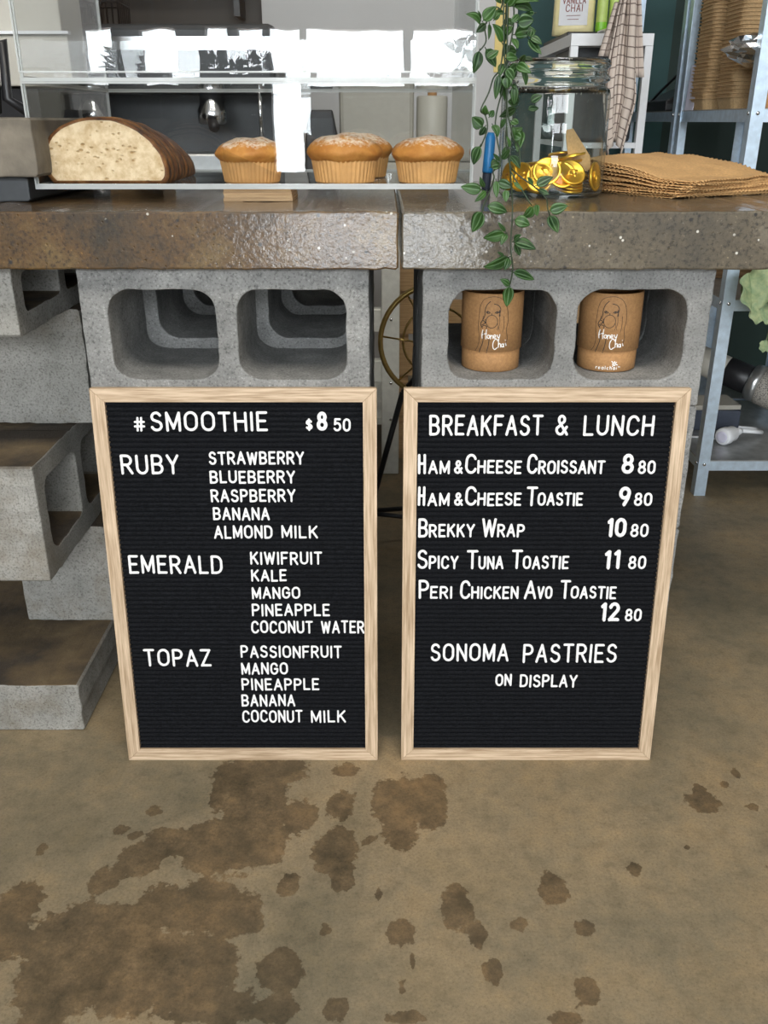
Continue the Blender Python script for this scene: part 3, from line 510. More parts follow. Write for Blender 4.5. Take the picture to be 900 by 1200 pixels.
# stepped stack of weathered blocks at the left
XS, YS, YR = -0.5004, 0.0152, 0.2218
def tblock(loc, wd, dp, ht, lab, holes=(), rot=0, seed=0):
    o = bmobj('concrete_block', block_bm(wd, dp, ht, holes, jit=0.0016, seed=seed, bev=0.003), 'block_dirty', loc, (0, 0, rot))
    return tag(o, lab, 'concrete block', 'weathered blocks stacked in steps at the left')
tblock((XS - 0.39, YS, 0), 0.39, 0.40, 0.09, 'low solid grey block on the floor with brown grime on top, left edge', seed=1)
tblock((-0.655, YR, 0.0905), 0.19, 0.185, 0.189, 'small weathered block set back on top of the low grimy floor block', seed=2)
sc_holes = [(0.035, 0.18, 0.038, 0.155, 0.02), (0.21, 0.355, 0.038, 0.155, 0.02)]
tblock((XS - 0.015, YS, 0.28), 0.39, 0.19, 0.19, 'weathered block jutting forward halfway up the stepped stack, side opening visible', sc_holes, PI / 2, 3)
tblock((-0.875, YR, 0.4705), 0.39, 0.185, 0.189, 'wide weathered block set back above the jutting block in the stepped stack', seed=4)
tblock((XS, YS, 0.66), 0.39, 0.19, 0.096, 'uppermost block of the stepped stack with a side opening, tucked under the slab', [(0.035, 0.18, 0.03, 0.083, 0.01), (0.21, 0.355, 0.03, 0.083, 0.01)], PI / 2, 5)
# supports of the set-back blocks (their hidden rear neighbours)
tblock((-0.875, 0.4215, 0), 0.39, 0.178, 0.659, 'tall weathered block at the back of the stepped stack', seed=6)

# counter slabs
def slab(x0, x1, y0, y1, z0, z1, mat, lab, seed):
    bm = block_bm(x1 - x0, y1 - y0, z1 - z0, [], jit=0.0012, seed=seed, bev=0.004)
    o = bmobj('concrete_slab', bm, mat, (x0, y0, z0)); return tag(o, lab, 'concrete slab', 'concrete counter slabs')
slab(-0.78, 0.0186, -0.02, 0.60, 0.757, 0.829, 'slab', 'brown glossy concrete slab under the clear pastry case, left half of the counter', 1)
slab(0.0228, 0.86, -0.02, 0.60, 0.757, 0.829, 'slab_grey', 'grey brown concrete slab under the glass jar and napkins, right half of the counter', 2)
slab(-1.15, -0.475, 0.10, 0.45, 0.863, 0.938, 'slab_back', 'rough raised concrete slab at the left end beside the pastry case', 3)
o = bmobj('concrete_paver', block_bm(0.62, 0.30, 0.0335, [], seed=9, bev=0.002), 'charcoal', (-1.12, 0.125, 0.8293))
tag(o, 'thin dark paver propping up the raised concrete slab at the left', 'paver')

# ------------------------------------------------------------------ stroke lettering
def sc(pts, w): return [(x * w, y) for x, y in pts]
def G():
    g = {}
    A = arc
    g['A'] = (.66, [[(0, 0), (.33, 1), (.66, 0)], [(.12, .33), (.54, .33)]])
    g['B'] = (.58, [[(0, 0), (0, 1), (.3, 1)] + A(.3, .755, .24, .245, 90, -90) + [(0, .51)], [(.3, .51)] + A(.3, .255, .28, .255, 90, -90) + [(0, 0)]])
    g['C'] = (.62, [A(.33, .64, .31, .36, 25, 180, 9) + A(.33, .36, .33, .36, 180, 335, 9)])
    g['D'] = (.62, [[(0, 0), (0, 1), (.25, 1)] + A(.25, .64, .36, .36, 90, 0, 7) + A(.25, .36, .36, .36, 0, -90, 7) + [(0, 0)]])
    g['E'] = (.5, [[(.5, 1), (0, 1), (0, 0), (.5, 0)], [(0, .52), (.42, .52)]])
    g['F'] = (.5, [[(.5, 1), (0, 1), (0, 0)], [(0, .52), (.42, .52)]])
    g['G'] = (.64, [A(.32, .64, .31, .36, 25, 180, 9) + A(.32, .36, .32, .36, 180, 360, 10) + [(.64, .48), (.4, .48)]])
    g['H'] = (.6, [[(0, 0), (0, 1)], [(.6, 0), (.6, 1)], [(0, .52), (.6, .52)]])
    g['I'] = (.02, [[(.01, 0), (.01, 1)]])
    g['J'] = (.45, [[(.45, 1), (.45, .25)] + A(.22, .25, .22, .25, 0, -180, 8)])
    g['K'] = (.58, [[(0, 0), (0, 1)], [(.56, 1), (.03, .42)], [(.2, .6), (.58, 0)]])
    g['L'] = (.48, [[(0, 1), (0, 0), (.48, 0)]])
    g['M'] = (.72, [[(0, 0), (0, 1), (.36, .12), (.72, 1), (.72, 0)]])
    g['N'] = (.6, [[(0, 0), (0, 1), (.6, 0), (.6, 1)]])
    g['O'] = (.66, [A(.33, .66, .33, .34, 0, 180, 12) + A(.33, .34, .33, .34, 180, 360, 12) + [(.66, .66)]])
    g['P'] = (.56, [[(0, 0), (0, 1), (.28, 1)] + A(.28, .73, .28, .27, 90, -90) + [(0, .46)]])
    g['R'] = (.58, [[(0, 0), (0, 1), (.28, 1)] + A(.28, .74, .28, .26, 90, -90) + [(0, .48)], [(.28, .48), (.58, 0)]])
    g['S'] = (.56, [A(.28, .755, .25, .245, 25, 200, 9) + [(.1, .6), (.3, .515)] + A(.28, .26, .28, .26, 55, -160, 11)])
    g['T'] = (.58, [[(0, 1), (.58, 1)], [(.29, 1), (.29, 0)]])
    g['U'] = (.6, [[(0, 1), (0, .32)] + A(.3, .32, .3, .32, 180, 360, 12) + [(.6, 1)]])
    g['V'] = (.64, [[(0, 1), (.32, 0), (.64, 1)]])
    g['W'] = (.86, [[(0, 1), (.21, 0), (.43, .92), (.65, 0), (.86, 1)]])
    g['X'] = (.6, [[(0, 0), (.6, 1)], [(0, 1), (.6, 0)]])
    g['Y'] = (.62, [[(0, 1), (.31, .47), (.62, 1)], [(.31, .47), (.31, 0)]])
    g['Z'] = (.56, [[(0, 1), (.56, 1), (0, 0), (.56, 0)]])
    g['0'] = (.56, [A(.28, .66, .28, .34, 0, 180, 12) + A(.28, .34, .28, .34, 180, 360, 12) + [(.56, .66)]])
    g['1'] = (.2, [[(0, .84), (.16, 1), (.16, 0)]])
    g['2'] = (.54, [A(.27, .73, .26, .27, 165, -35, 11) + [(0, 0), (.54, 0)]])
    g['5'] = (.54, [[(.5, 1), (.08, 1), (.04, .56)] + A(.25, .33, .29, .33, 125, -150, 12)])
    g['8'] = (.56, [A(.28, .755, .23, .245, -90, 270, 18), A(.28, .26, .28, .26, 90, 450, 18)])
    g['9'] = (.56, [A(.28, .7, .28, .3, 0, 360, 18) , [(.56, .7), (.5, .38), (.3, 0)]])
    g['&'] = (.62, [[(.62, 0), (.14, .7)] + A(.29, .8, .17, .2, 190, -30, 10) + [(.08, .38)] + A(.25, .24, .25, .24, 150, 290, 9) + [(.6, .4)]])
    g['#'] = (.6, [[(.16, 0), (.2, 1)], [(.4, 0), (.44, 1)], [(0, .32), (.6, .32)], [(.02, .68), (.6, .68)]])
    g['$'] = (.5, [A(.25, .69, .23, .19, 25, 200, 9) + [(.1, .58), (.27, .5)] + A(.25, .3, .25, .2, 60, -160, 10), [(.25, 1), (.25, 0)]])
    g[','] = (.1, [[(.05, 0), (.0, -.15)]])
    return g
GL = G()
def dense(pts):
    out = [pts[0]]
    for q in pts[1:]:
        if math.dist(out[-1], q) > 1e-4: out.append(q)
    res = []
    for i, p in enumerate(out):                     # double the sharp corners so that the sweep keeps its width
        if 0 < i < len(out) - 1:
            a = Vector(p) - Vector(out[i - 1]); b = Vector(out[i + 1]) - Vector(p)
            if a.angle(b) > 0.5:
                res.append(('c', p)); continue
        res.append(('p', p))
    return res
def stroke(mb, pts, r, place, depth=0.6):
    # splits at sharp corners, then sweeps each run with round ends
    runs = [[]]
    for k, p in dense(pts):
        runs[-1].append(p)
        if k == 'c': runs.append([p])
    for run in runs:
        if len(run) < 2: continue
        P = [place(x, y) for x, y in run]
        n0 = (P[1][0] - P[0][0]); d0 = (P[0][0] - P[1][0]).normalized(); d1 = (P[-1][0] - P[-2][0]).normalized()
        ctr = [P[0][0] + d0 * r * q for q in (0.95, 0.75, 0.4)] + [p[0] for p in P] + [P[-1][0] + d1 * r * q for q in (0.4, 0.75, 0.95)]
        nr = [P[0][1]] * 3 + [p[1] for p in P] + [P[-1][1]] * 3
        rad = [0.25 * r, 0.66 * r, 0.92 * r] + [r] * len(P) + [0.92 * r, 0.66 * r, 0.25 * r]
        vsl = []; fsl = []; prof = [(-1, -0.6), (-1, 0.25), (-0.72, 0.8), (0, 1.0), (0.72, 0.8), (1, 0.25), (1, -0.6)]; n = len(prof)
        for i, (c, nn, rr) in enumerate(zip(ctr, nr, rad)):
            t = (ctr[min(i + 1, len(ctr) - 1)] - ctr[max(0, i - 1)]).normalized(); sd = t.cross(nn).normalized()
            for a, b in prof: vsl.append(c + sd * a * rr + nn * b * r * depth)
        for i in range(len(ctr) - 1):
            for j in range(n - 1): fsl.append((i * n + j, i * n + j + 1, (i + 1) * n + j + 1, (i + 1) * n + j))
        fsl.append(tuple(range(n))); fsl.append(tuple((len(ctr) - 1) * n + j for j in range(n - 1, -1, -1)))
        mb.add(vsl, fsl, 0, True)
def layout(text, u0, u1, h, r):
    ws = [GL[c][0] for c in text]; gap = 0.34
    tot = sum(ws) + gap * (len(text) - 1)
    x = u0 + r; s = (u1 - u0 - 2 * r) / tot if tot > 0.06 else 1
    if len(text) == 1 and text in 'I1': s = h * 0.55
    out = []
    for c, wd in zip(text, ws): out.append((c, x, s)); x += (wd + gap) * s
    return out

# ------------------------------------------------------------------ letter boards
BWD, BHT, LEAN = 0.397, 0.5982, 0.08185
def letter_board(x0, lines, label, what):
    root = empty('letter_board', (x0, -0.0612, 0.0), label, 'letter board', rot=(-LEAN, 0, 0))
    fw = 0.0195; th = 0.0118
    for nm, L, loc, roty in (('frame_rail', BWD, (0, 0, 0), 0), ('frame_rail', BHT, (BWD, 0, 0), -PI / 2), ('frame_rail', BWD, (BWD, 0, BHT), -PI), ('frame_rail', BHT, (0, 0, BHT), PI / 2)):
        m = MB(); m.prism([(0.0002, 0), (L - 0.0002, 0), (L - fw, fw), (fw, fw)], 0, th)
        m.build(nm, 'oak', root, loc, (0, roty, 0), bevel=0.0007)
    felt = MB(); x0_, x1_ = fw - 0.003, BWD - fw + 0.003; z = fw - 0.003; top = BHT - fw + 0.003
    pitch = 0.0074; prof = []
    while z < top:
        for q, d in ((0, 0.0104), (0.16, 0.0104), (0.2, 0.0070), (0.34, 0.0056), (0.56, 0.0050), (0.76, 0.0056), (0.9, 0.0070), (0.94, 0.0104)): prof.append((min(z + q * pitch, top), d))
        z += pitch
    prof.append((top, 0.0104)); k = len(prof)
    vsl = [(x0_, d, zz) for zz, d in prof] + [(x1_, d, zz) for zz, d in prof] + [(x0_, 0.0112, prof[0][0]), (x0_, 0.0112, top), (x1_, 0.0112, prof[0][0]), (x1_, 0.0112, top)]
    fsl = [(i, k + i, k + i + 1, i + 1) for i in range(k - 1)] + [(2 * k, 2 * k + 1, 2 * k + 3, 2 * k + 2)]
    fo = felt.add(vsl, fsl, 0, True).build('felt_panel', 'felt', root)
    items = []
    for text, u0, u1, w0, h in lines:
        big = h > 0.024
        r = (0.00188 if big else 0.0015) if what == 'L' else (0.00188 if big else 0.0016)
        if text in ('8', '9', '10', '11', '12') and big: r = 0.0026
        for c, x, s in layout(text, u0, u1, h, r):
            items.append((h, c, x, s, w0, r))
    order = sorted(range(len(items)), key=lambda i: (-items[i][0], i))
    rest = MB()
    for rank, i in enumerate(order):
        h, c, x, s, w0, r = items[i]
        jz = random.uniform(-0.0005, 0.0005); tl = random.uniform(-0.03, 0.03)
        mb = MB() if rank < 100 else rest
        hh = h - 2 * r
        def place(px, py): return (Vector((x + px * s + (py - 0.5) * hh * tl * 0.5, 0.0046, w0 + r + jz + py * hh)), Vector((0, -1, 0)))
        for pts in GL[c][1]: stroke(mb, pts, r, place)
        if rank < 100: mb.build('letter', 'letter', fo)
    if len(order) > 100: tag(rest.build('small_letters', 'letter', fo), kind='stuff')
    return root
letter_board(-0.407, LEFT_LINES, 'oak framed black letter board listing smoothies, leaning at the left pier', 'L')
letter_board(0.0272, RIGHT_LINES, 'oak framed black letter board listing breakfast and lunch, leaning at the right pier', 'R')
# ------------------------------------------------------------------ kraft tubes in the right pier
def canister(loc, rz, label, logo):
    root = empty('cardboard_tube', loc, label, 'cardboard tube', 'brown printed tubes in the block openings', (0, 0, rz))
    R = 0.0437; H = 0.1105; zs = 0.0295
    MB().lathe([(0, 0), (R - 0.004, 0), (R - 0.0022, 0.0012), (R - 0.0018, zs), (R - 0.005, zs + 0.001)], 56).build('base', 'kraft', root)
    MB().lathe([(R - 0.004, zs + 0.0002), (R, zs + 0.0004), (R, H - 0.0006), (R - 0.0008, H), (R - 0.0018, H - 0.0004), (R - 0.0022, H - 0.006), (R - 0.003, H - 0.02)], 56).build('sleeve', 'kraft', root)
    MB().lathe([(0, H - 0.016), (R - 0.0032, H - 0.016), (R - 0.0025, H - 0.020), (0, H - 0.020)], 40).build('lid', 'kraft', root)
    S = 0.160e-3                                    # drawing unit to metres
    def cyl(x, y, r=R):
        a = (x - 457) * S / R; h = (800 - y) * S
        rr = (R if h > zs else R - 0.0018) + 0.0002
        return Vector((rr * math.sin(a), -rr * math.cos(a), h)), Vector((math.sin(a), -math.cos(a), 0))
    def line(mb, pts, wd):
        P = [cyl(*p) for p in pts]; vsl = []; fsl = []
        for i, (c, n) in enumerate(P):
            t = (P[min(i + 1, len(P) - 1)][0] - P[max(i - 1, 0)][0]).normalized(); s = t.cross(n)
            vsl += [c + s * wd - n * 0.0004, c + s * wd + n * 0.00012, c - s * wd + n * 0.00012, c - s * wd - n * 0.0004]
        for i in range(len(P) - 1):
            for j in range(3): fsl.append((i * 4 + j, i * 4 + j + 1, i * 4 + j + 5, i * 4 + j + 4))
        fsl += [(0, 1, 2, 3), tuple((len(P) - 1) * 4 + q for q in (3, 2, 1, 0))]
        mb.add(vsl, fsl)
    def crv(pts, n=5):                              # Catmull-Rom through the points
        p = [pts[0]] + pts + [pts[-1]]; out = []
        for i in range(1, len(p) - 2):
            for k in range(n):
                t = k / n; a, b, c, d = p[i - 1], p[i], p[i + 1], p[i + 2]
                out.append(tuple(0.5 * (2 * b[q] + (c[q] - a[q]) * t + (2 * a[q] - 5 * b[q] + 4 * c[q] - d[q]) * t * t + (3 * b[q] - a[q] - 3 * c[q] + d[q]) * t ** 3) for q in (0, 1)))
        return out + [pts[-1]]
    ink = MB()
    thin = [[(410, 140), (370, 165), (343, 225), (335, 310), (332, 400), (345, 500), (333, 570), (308, 612)], [(410, 140), (470, 132), (530, 150), (570, 195), (590, 260), (597, 340), (585, 420), (598, 500), (575, 560)],
            [(515, 300), (520, 350), (512, 400), (520, 420)], [(500, 360), (505, 395), (498, 420)], [(375, 300), (365, 350)], [(555, 300), (560, 380), (550, 440)]]
    bold = [[(432, 172), (402, 205), (387, 255), (386, 300), (370, 335), (352, 372), (372, 408)], [(462, 194), (500, 205), (522, 235), (520, 260), (512, 300)], [(512, 245), (520, 300)],
            [(396, 266), (412, 258), (432, 270), (412, 275), (398, 268)], [(474, 270), (492, 258), (512, 264), (494, 273), (476, 270)], [(445, 275), (448, 290)],
            [(372, 340), (392, 350), (378, 372), (362, 380)], [(365, 395), (385, 380), (408, 392), (402, 410)], [(392, 325), (400, 345), (392, 365)],
            [(384, 430), (380, 520), (362, 580), (346, 626)], [(434, 500), (428, 560), (412, 628)]]
    for l in thin: line(ink, crv(l), 0.00026)
    for l in bold: line(ink, crv(l), 0.0005)
    line(ink, arc(450, 346, 50, 56, 0, 360, 30), 0.0004)
    for x in (412, 494): line(ink, [(x - 5, 266), (x + 5, 266)], 0.0007)
    ink.build('printed_drawing', 'ink', root)
    wh = MB()
    script = [[(376, 420), (368, 460), (372, 498)], [(408, 416), (404, 460), (406, 502)], [(364, 470), (390, 455), (412, 452)], arc(427, 478, 11, 15, 0, 360, 14), [(444, 462), (446, 500)], [(446, 478), (456, 464), (464, 474), (466, 496)],
              [(474, 482), (490, 472), (482, 460), (472, 470), (476, 490), (494, 486)], [(502, 460), (508, 482), (522, 480)], [(526, 456), (521, 484), (512, 512), (502, 508)],
              [(508, 500), (486, 500), (470, 530), (470, 570), (486, 590), (508, 572)], [(520, 482), (517, 530), (518, 574)], [(518, 548), (530, 536), (536, 550), (538, 574)], arc(554, 556, 10, 14, 0, 360, 14), [(566, 540), (568, 574)], [(582, 536), (590, 562)], [(578, 508), (580, 514)]]
    for l in script: line(wh, crv(l, 3) if len(l) < 12 else l, 0.00052)
    if logo:
        y0 = 752
        txt = {'r': [[(0, 0), (0, 1)], [(0, .7), (.3, 1), (.5, .95)]], 'e': [[(.05, .5), (.6, .5), (.5, .9), (.2, .95), (0, .5), (.2, .05), (.55, .1)]], 'a': [arc(.3, .5, .3, .48, 0, 360, 12), [(.62, 1), (.62, 0)]],
               'l': [[(0, 0), (0, 1.5)]], 'c': [[(.55, .9), (.2, .95), (0, .5), (.2, .05), (.55, .1)]], 'h': [[(0, 0), (0, 1.5)], [(0, .7), (.25, 1), (.5, .8), (.5, 0)]], 'i': [[(0, 0), (0, 1)], [(0, 1.35), (0, 1.45)]]}
        adv = {'r': .65, 'e': .9, 'a': .95, 'l': .35, 'c': .85, 'h': .85, 'i': .2}
        x = 365
        for ch in 'realchai':
            for l in txt[ch]: line(wh, [(x + px * 27, y0 + 22 - py * 21) for px, py in l], 0.00042)
            x += adv[ch] * 27 + 6
        for dx in (8, 20): line(wh, [(x + dx, y0 - 4), (x + dx, y0 + 4)], 0.0003)
        line(wh, [(x + 2, y0 - 5), (x + 14, y0 - 5)], 0.0003)
        for k in range(7):                          # little burst over the word
            a = k * 2 * PI / 7 + 0.3; L = (34, 22, 30, 20, 36, 24, 28)[k]
            line(wh, [(530 + 6 * math.cos(a), 722 + 6 * math.sin(a)), (530 + L * math.cos(a), 722 + L * math.sin(a))], 0.0006)
    wh.build('printed_lettering', 'white_ink', root)
    return root
zc = 0.5678 + 0.0378
canister((0.1552, 0.079, zc), math.radians(-5.5), 'brown kraft tube printed with a drinking woman, in the left opening under the vine', False)
canister((0.3245, 0.079, zc), math.radians(-12.5), 'brown kraft tube with white lettering near its foot, in the right opening', True)

# ------------------------------------------------------------------ clear pastry case
ZB = 0.8465
case = empty('pastry_case', (-0.182, 0.33, ZB), 'long clear acrylic two tier pastry case standing on the brown slab', 'display case')
hx = 0.306; y0, y1 = -0.21, 0.20
def panel(name, x0, x1, ya, yb, za, zb, edges=True):
    p = MB().box(x0, x1, ya, yb, za, zb).build(name, 'acrylic', case)
    if edges:
        e = MB(); t = 0.0022
        dx, dy, dz = x1 - x0, yb - ya, zb - za; m = min(dx, dy, dz)
        s = 0.0002
        if m == dy:
            for a, b in ((za, za + t), (zb - t, zb)): e.box(x0, x1, ya - s, yb + s, a, b)
            for a, b in ((x0, x0 + t), (x1 - t, x1)): e.box(a, b, ya - s, yb + s, za + t, zb - t)
        elif m == dx:
            for a, b in ((za, za + t), (zb - t, zb)): e.box(x0 - s, x1 + s, ya, yb, a, b)
            for a, b in ((ya, ya + t), (yb - t, yb)): e.box(x0 - s, x1 + s, a, b, za + t, zb - t)
        else:
            for a, b in ((ya, ya + t), (yb - t, yb)): e.box(x0, x1, a, b, za - s, zb + s)
            for a, b in ((x0, x0 + t), (x1 - t, x1)): e.box(a, b, ya + t, yb - t, za - s, zb + s)
        e.build('polished_edge', 'edge', p)
    return p
zt = 0.136; ztop = 0.395
panel('base_panel', -hx, hx, y0, y1, 0, 0.0045)
panel('front_panel', -hx, hx, y0, y0 + 0.004, 0.0047, zt - 0.0005)
panel('shelf_panel', -hx, hx, y0, y1, zt, zt + 0.0045)
panel('front_panel', -hx, hx, y0, y0 + 0.004, zt + 0.0105, ztop)
for s in (-1, 1):
    panel('side_panel', min(s * hx, s * (hx - 0.004)), max(s * hx, s * (hx - 0.004)), y0 + 0.0042, y1 - 0.0042, 0.0047, zt - 0.0005)
    panel('side_panel', min(s * hx, s * (hx - 0.004)), max(s * hx, s * (hx - 0.004)), y0 + 0.0042, y1 - 0.0042, zt + 0.005, ztop)
panel('rear_panel', -hx, hx, y1 - 0.004, y1, 0.0047, zt - 0.0005)
panel('rear_panel', -hx, hx, y1 - 0.004, y1, zt + 0.0105, ztop)
panel('top_panel', -hx, hx, y0, y1, ztop + 0.0003, ztop + 0.0045)
for nm, xa in (('folded_wood_shim', -0.2285), ):
    m = MB()
    for k in range(4): m.box(xa + 0.001 * (k % 2), xa + 0.0985 - 0.0007 * k, 0.135 + 0.0008 * (k % 3), 0.22, 0.8292 + k * 0.0043, 0.8292 + k * 0.0043 + 0.0041)
    tag(m.build(nm, 'pine'), 'small stack of pale timber shims under the front edge of the pastry case', 'shim')
m = MB()
for xa in (-0.47, 0.02): m.box(xa, xa + 0.09, 0.42, 0.52, 0.8292, 0.8463)
tag(m.build('rear_support_strip', 'pine'), 'pale timber strips under the back of the pastry case', 'shim')

# loaf of bread, cut in slices
zf = ZB + 0.0050
half = [(-0.079, 0.0), (-0.0875, 0.012), (-0.0905, 0.03), (-0.086, 0.049), (-0.072, 0.067), (-0.05, 0.080), (-0.02, 0.0872), (0.012, 0.0865), (0.038, 0.078), (0.062, 0.062), (0.078, 0.043), (0.0855, 0.024), (0.085, 0.008), (0.080, 0.0)]
def spl(p, n=4):
    out = []
    q = [p[0]] + p + [p[-1]]
    for i in range(1, len(q) - 2):
        for k in range(n):
            t = k / n; a, b, c, d = q[i - 1], q[i], q[i + 1], q[i + 2]
            out.append(tuple(0.5 * (2 * b[j] + (c[j] - a[j]) * t + (2 * a[j] - 5 * b[j] + 4 * c[j] - d[j]) * t * t + (3 * b[j] - a[j] - 3 * c[j] + d[j]) * t ** 3) for j in (0, 1)))
    return out + [p[-1]]
nsl = 9
for k in range(nsl):
    g = (1.0, 0.99, 0.985, 0.95, 0.93, 0.90, 0.86, 0.79, 0.66)[k]; hgt = (1.0, 1.0, 0.98, 0.95, 0.92, 0.87, 0.80, 0.70, 0.56)[k]
    th = 0.021; yy = 0.158 + k * 0.0245; xx = -0.395 + (0, 0.001, 0.003, 0.006, 0.007, 0.010, 0.013, 0.018, 0.026)[k]
    ol = [(x * g + 0.0012 * noise.noise(Vector((x * 60, k * 3.3, z * 60))), max(0, z * hgt + 0.0015 * noise.noise(Vector((x * 50, z * 50, k * 7.7))))) for x, z in spl(half)]
    root = empty('bread_slice', (xx, yy, zf), ('front slice of the sourdough loaf showing its whole cut face' if k == 0 else
        ('domed brown heel of the sourdough loaf, furthest back in the case' if k == nsl - 1 else f'{("second", "third", "fourth", "fifth", "sixth", "seventh", "eighth")[k - 1]} slice of the sourdough loaf counted from the front cut face')),
        'bread slice', 'slices of the sourdough loaf', (0, 0, math.radians((0, -1, 1.5, -3, 2, -2, 1, -4, 0)[k])))
    ins = [(x * 0.94, 0.004 + z * 0.91) for x, z in ol]
    MB().prism(ins, 0.0003, th - 0.0003).build('crumb', 'crumb', root)
    n = len(ol); cr = MB()
    rings = [[(x, y, z) for x, z in o] for o, y in ((ins, 0.0004), (ol, 0.0012), (ol, th - 0.0012), (ins, th - 0.0004))]
    if k == nsl - 1: rings = rings[:3] + [[(x * s, th + dy, z * s) for x, z in ol] for s, dy in ((0.9, 0.012), (0.6, 0.024), (0.15, 0.03))]
    vsl = [p for r in rings for p in r]
    fsl = [(i * n + j, i * n + (j + 1) % n, (i + 1) * n + (j + 1) % n, (i + 1) * n + j) for i in range(len(rings) - 1) for j in range(n)]
    if k == nsl - 1: fsl.append(tuple((len(rings) - 1) * n + j for j in range(n)))
    cr.add(vsl, fsl, 0, True).build('crust', 'crust', root)

# muffins
def muffin(loc, s, lab, seed):
    root = empty('muffin', loc, lab, 'muffin', 'golden muffins in the pastry case')
    nf = 44
    MB().lathe([(0, 0.0004), (0.043, 0), (0.0445, 0.0015), (0.0475, 0.018), (0.0508, 0.0365), (0.0500, 0.037), (0.046, 0.03)], nf * 2, fl=lambda i, j: (0.012 if j % 2 else -0.012) if 1 < i < 6 else 0, sm=False).build('paper_cup', 'muffin_case', root).scale = (s, s, s)
    prof = [(0.0495, 0.031), (0.0525, 0.0345), (0.0562, 0.0385), (0.0572, 0.0425), (0.0560, 0.047), (0.0515, 0.053), (0.044, 0.0588), (0.034, 0.0632), (0.022, 0.0662), (0.01, 0.0675), (0, 0.068)]
    def fl(i, j):
        a = 2 * PI * j / 64
        return 0.055 * noise.noise(Vector((math.cos(a) * 2.1 + seed, math.sin(a) * 2.1, i * 0.35)))
    o = MB().lathe(prof, 64, fl=fl).build('cake', 'cake', root); o.scale = (s, s, s)
    for v in o.data.vertices: v.co.z += 0.0035 * noise.noise(Vector((v.co.x * 45 + seed, v.co.y * 45, 0.3)))
    return root
muffin((-0.194, 0.195, zf), 0.90, 'muffin behind the clear bent film, nearest to the bread', 1.3)
muffin((-0.0575, 0.195, zf), 0.965, 'middle muffin in the front row of the case, dusted with sugar', 5.1)
muffin((0.0635, 0.190, zf), 0.93, 'rightmost muffin in the case, beside the hanging vine', 8.7)
muffin((-0.04, 0.330, zf), 0.95, 'muffin half hidden behind the middle one', 12.2)
# clear folded film wedge before the first muffin
m = MB(); ol = [(-0.041, 0.0), (-0.041, 0.047), (0.036, 0.013), (0.041, 0.0)]
m.prism(ol, 0, 0.0008); m.box(-0.041, 0.041, 0.0008, 0.022, 0, 0.0008)
tag(m.build('price_holder', 'film', None, (-0.183, 0.131, zf)), 'clear slanted film holder standing in front of the muffin beside the bread', 'price holder')

# ------------------------------------------------------------------ glass jar, coins, napkins
JX, JY, JZ = 0.2535, 0.2465, 0.8294
R = 0.0795
prof_o = [(0, 0.0), (R - 0.006, 0.0), (R - 0.0015, 0.004), (R, 0.010), (R, 0.138), (R - 0.002, 0.146), (R - 0.0075, 0.151), (R - 0.008, 0.155), (R - 0.003, 0.158), (R - 0.0025, 0.163), (R - 0.007, 0.167), (R - 0.007, 0.174), (R - 0.003, 0.177), (R - 0.003, 0.183), (R - 0.0055, 0.1855)]
t = 0.0042
prof_i = [(R - 0.0095, 0.1845), (R - 0.0115, 0.176), (R - 0.0115, 0.153), (R - t - 0.002, 0.144), (R - t, 0.137), (R - t, 0.016), (R - t - 0.003, 0.0095), (R - 0.012, 0.0068), (0, 0.0068)]
o = empty('glass_jar', (JX, JY, JZ), 'x', 'x')
MB().lathe(prof_o[:6] + prof_i[4:], 64).build('jar_body', 'glass', o)
MB().lathe(prof_o[5:] + prof_i[:4] + prof_o[5:6], 64).build('jar_rim', 'thick_glass', o)
tag(o, 'large open clear glass jar of gold coins standing on the grey brown slab', 'glass jar')
cr, cth = 0.0205, 0.0036
coin0 = MB().lathe([(0, 0.0006), (cr - 0.0035, 0.0006), (cr - 0.003, 0), (cr - 0.0005, 0), (cr, 0.0006), (cr, cth - 0.0006), (cr - 0.0005, cth), (cr - 0.003, cth), (cr - 0.0035, cth - 0.0006), (0, cth - 0.0006)], 32)
# embossed head and rays on the face
coin0.tube([(-0.004, -0.008, cth - 0.0006), (0.001, -0.004, cth - 0.0004), (0.004, 0.002, cth - 0.0004), (0.000, 0.009, cth - 0.0006)], 0.0016, 6)
coin0.tube([(-0.006, -0.003, cth - 0.0006), (-0.003, 0.004, cth - 0.0004), (0.001, 0.007, cth - 0.0006)], 0.0012, 6)
co = coin0.build('chocolate_coin', 'gold', None)
random.seed(5)
coins = []
# upright coins against the front and side of the glass (angle, height, lean), then lying ones
for a, zz, lean, spin in ((-112, 0.0285, 80, 0), (-104, 0.037, 62, 1), (-136, 0.0285, 82, 2), (-86, 0.032, 58, 0.4), (-74, 0.035, 52, 2.5), (-32, 0.0285, 84, 1.7), (-158, 0.0285, 82, 0.3)):
    a = math.radians(a); rr = R - t - 0.0062
    coins.append((Vector((rr * math.cos(a), rr * math.sin(a), zz)), a, lean, spin))
for k in range(5): coins.append((Vector((0.022, -0.040, 0.0105 + k * 0.0052)), math.radians(-70 + 8 * k), 14 + k * 3, k))
for k in range(26):
    a = random.uniform(0, 2 * PI); q = random.uniform(0, 0.044)
    coins.append((Vector((q * math.cos(a), 0.008 + q * math.sin(a), 0.011 + (k // 3) * 0.0055)), random.uniform(0, 2 * PI), random.uniform(3, 22), random.uniform(0, 6)))
n_up = 7
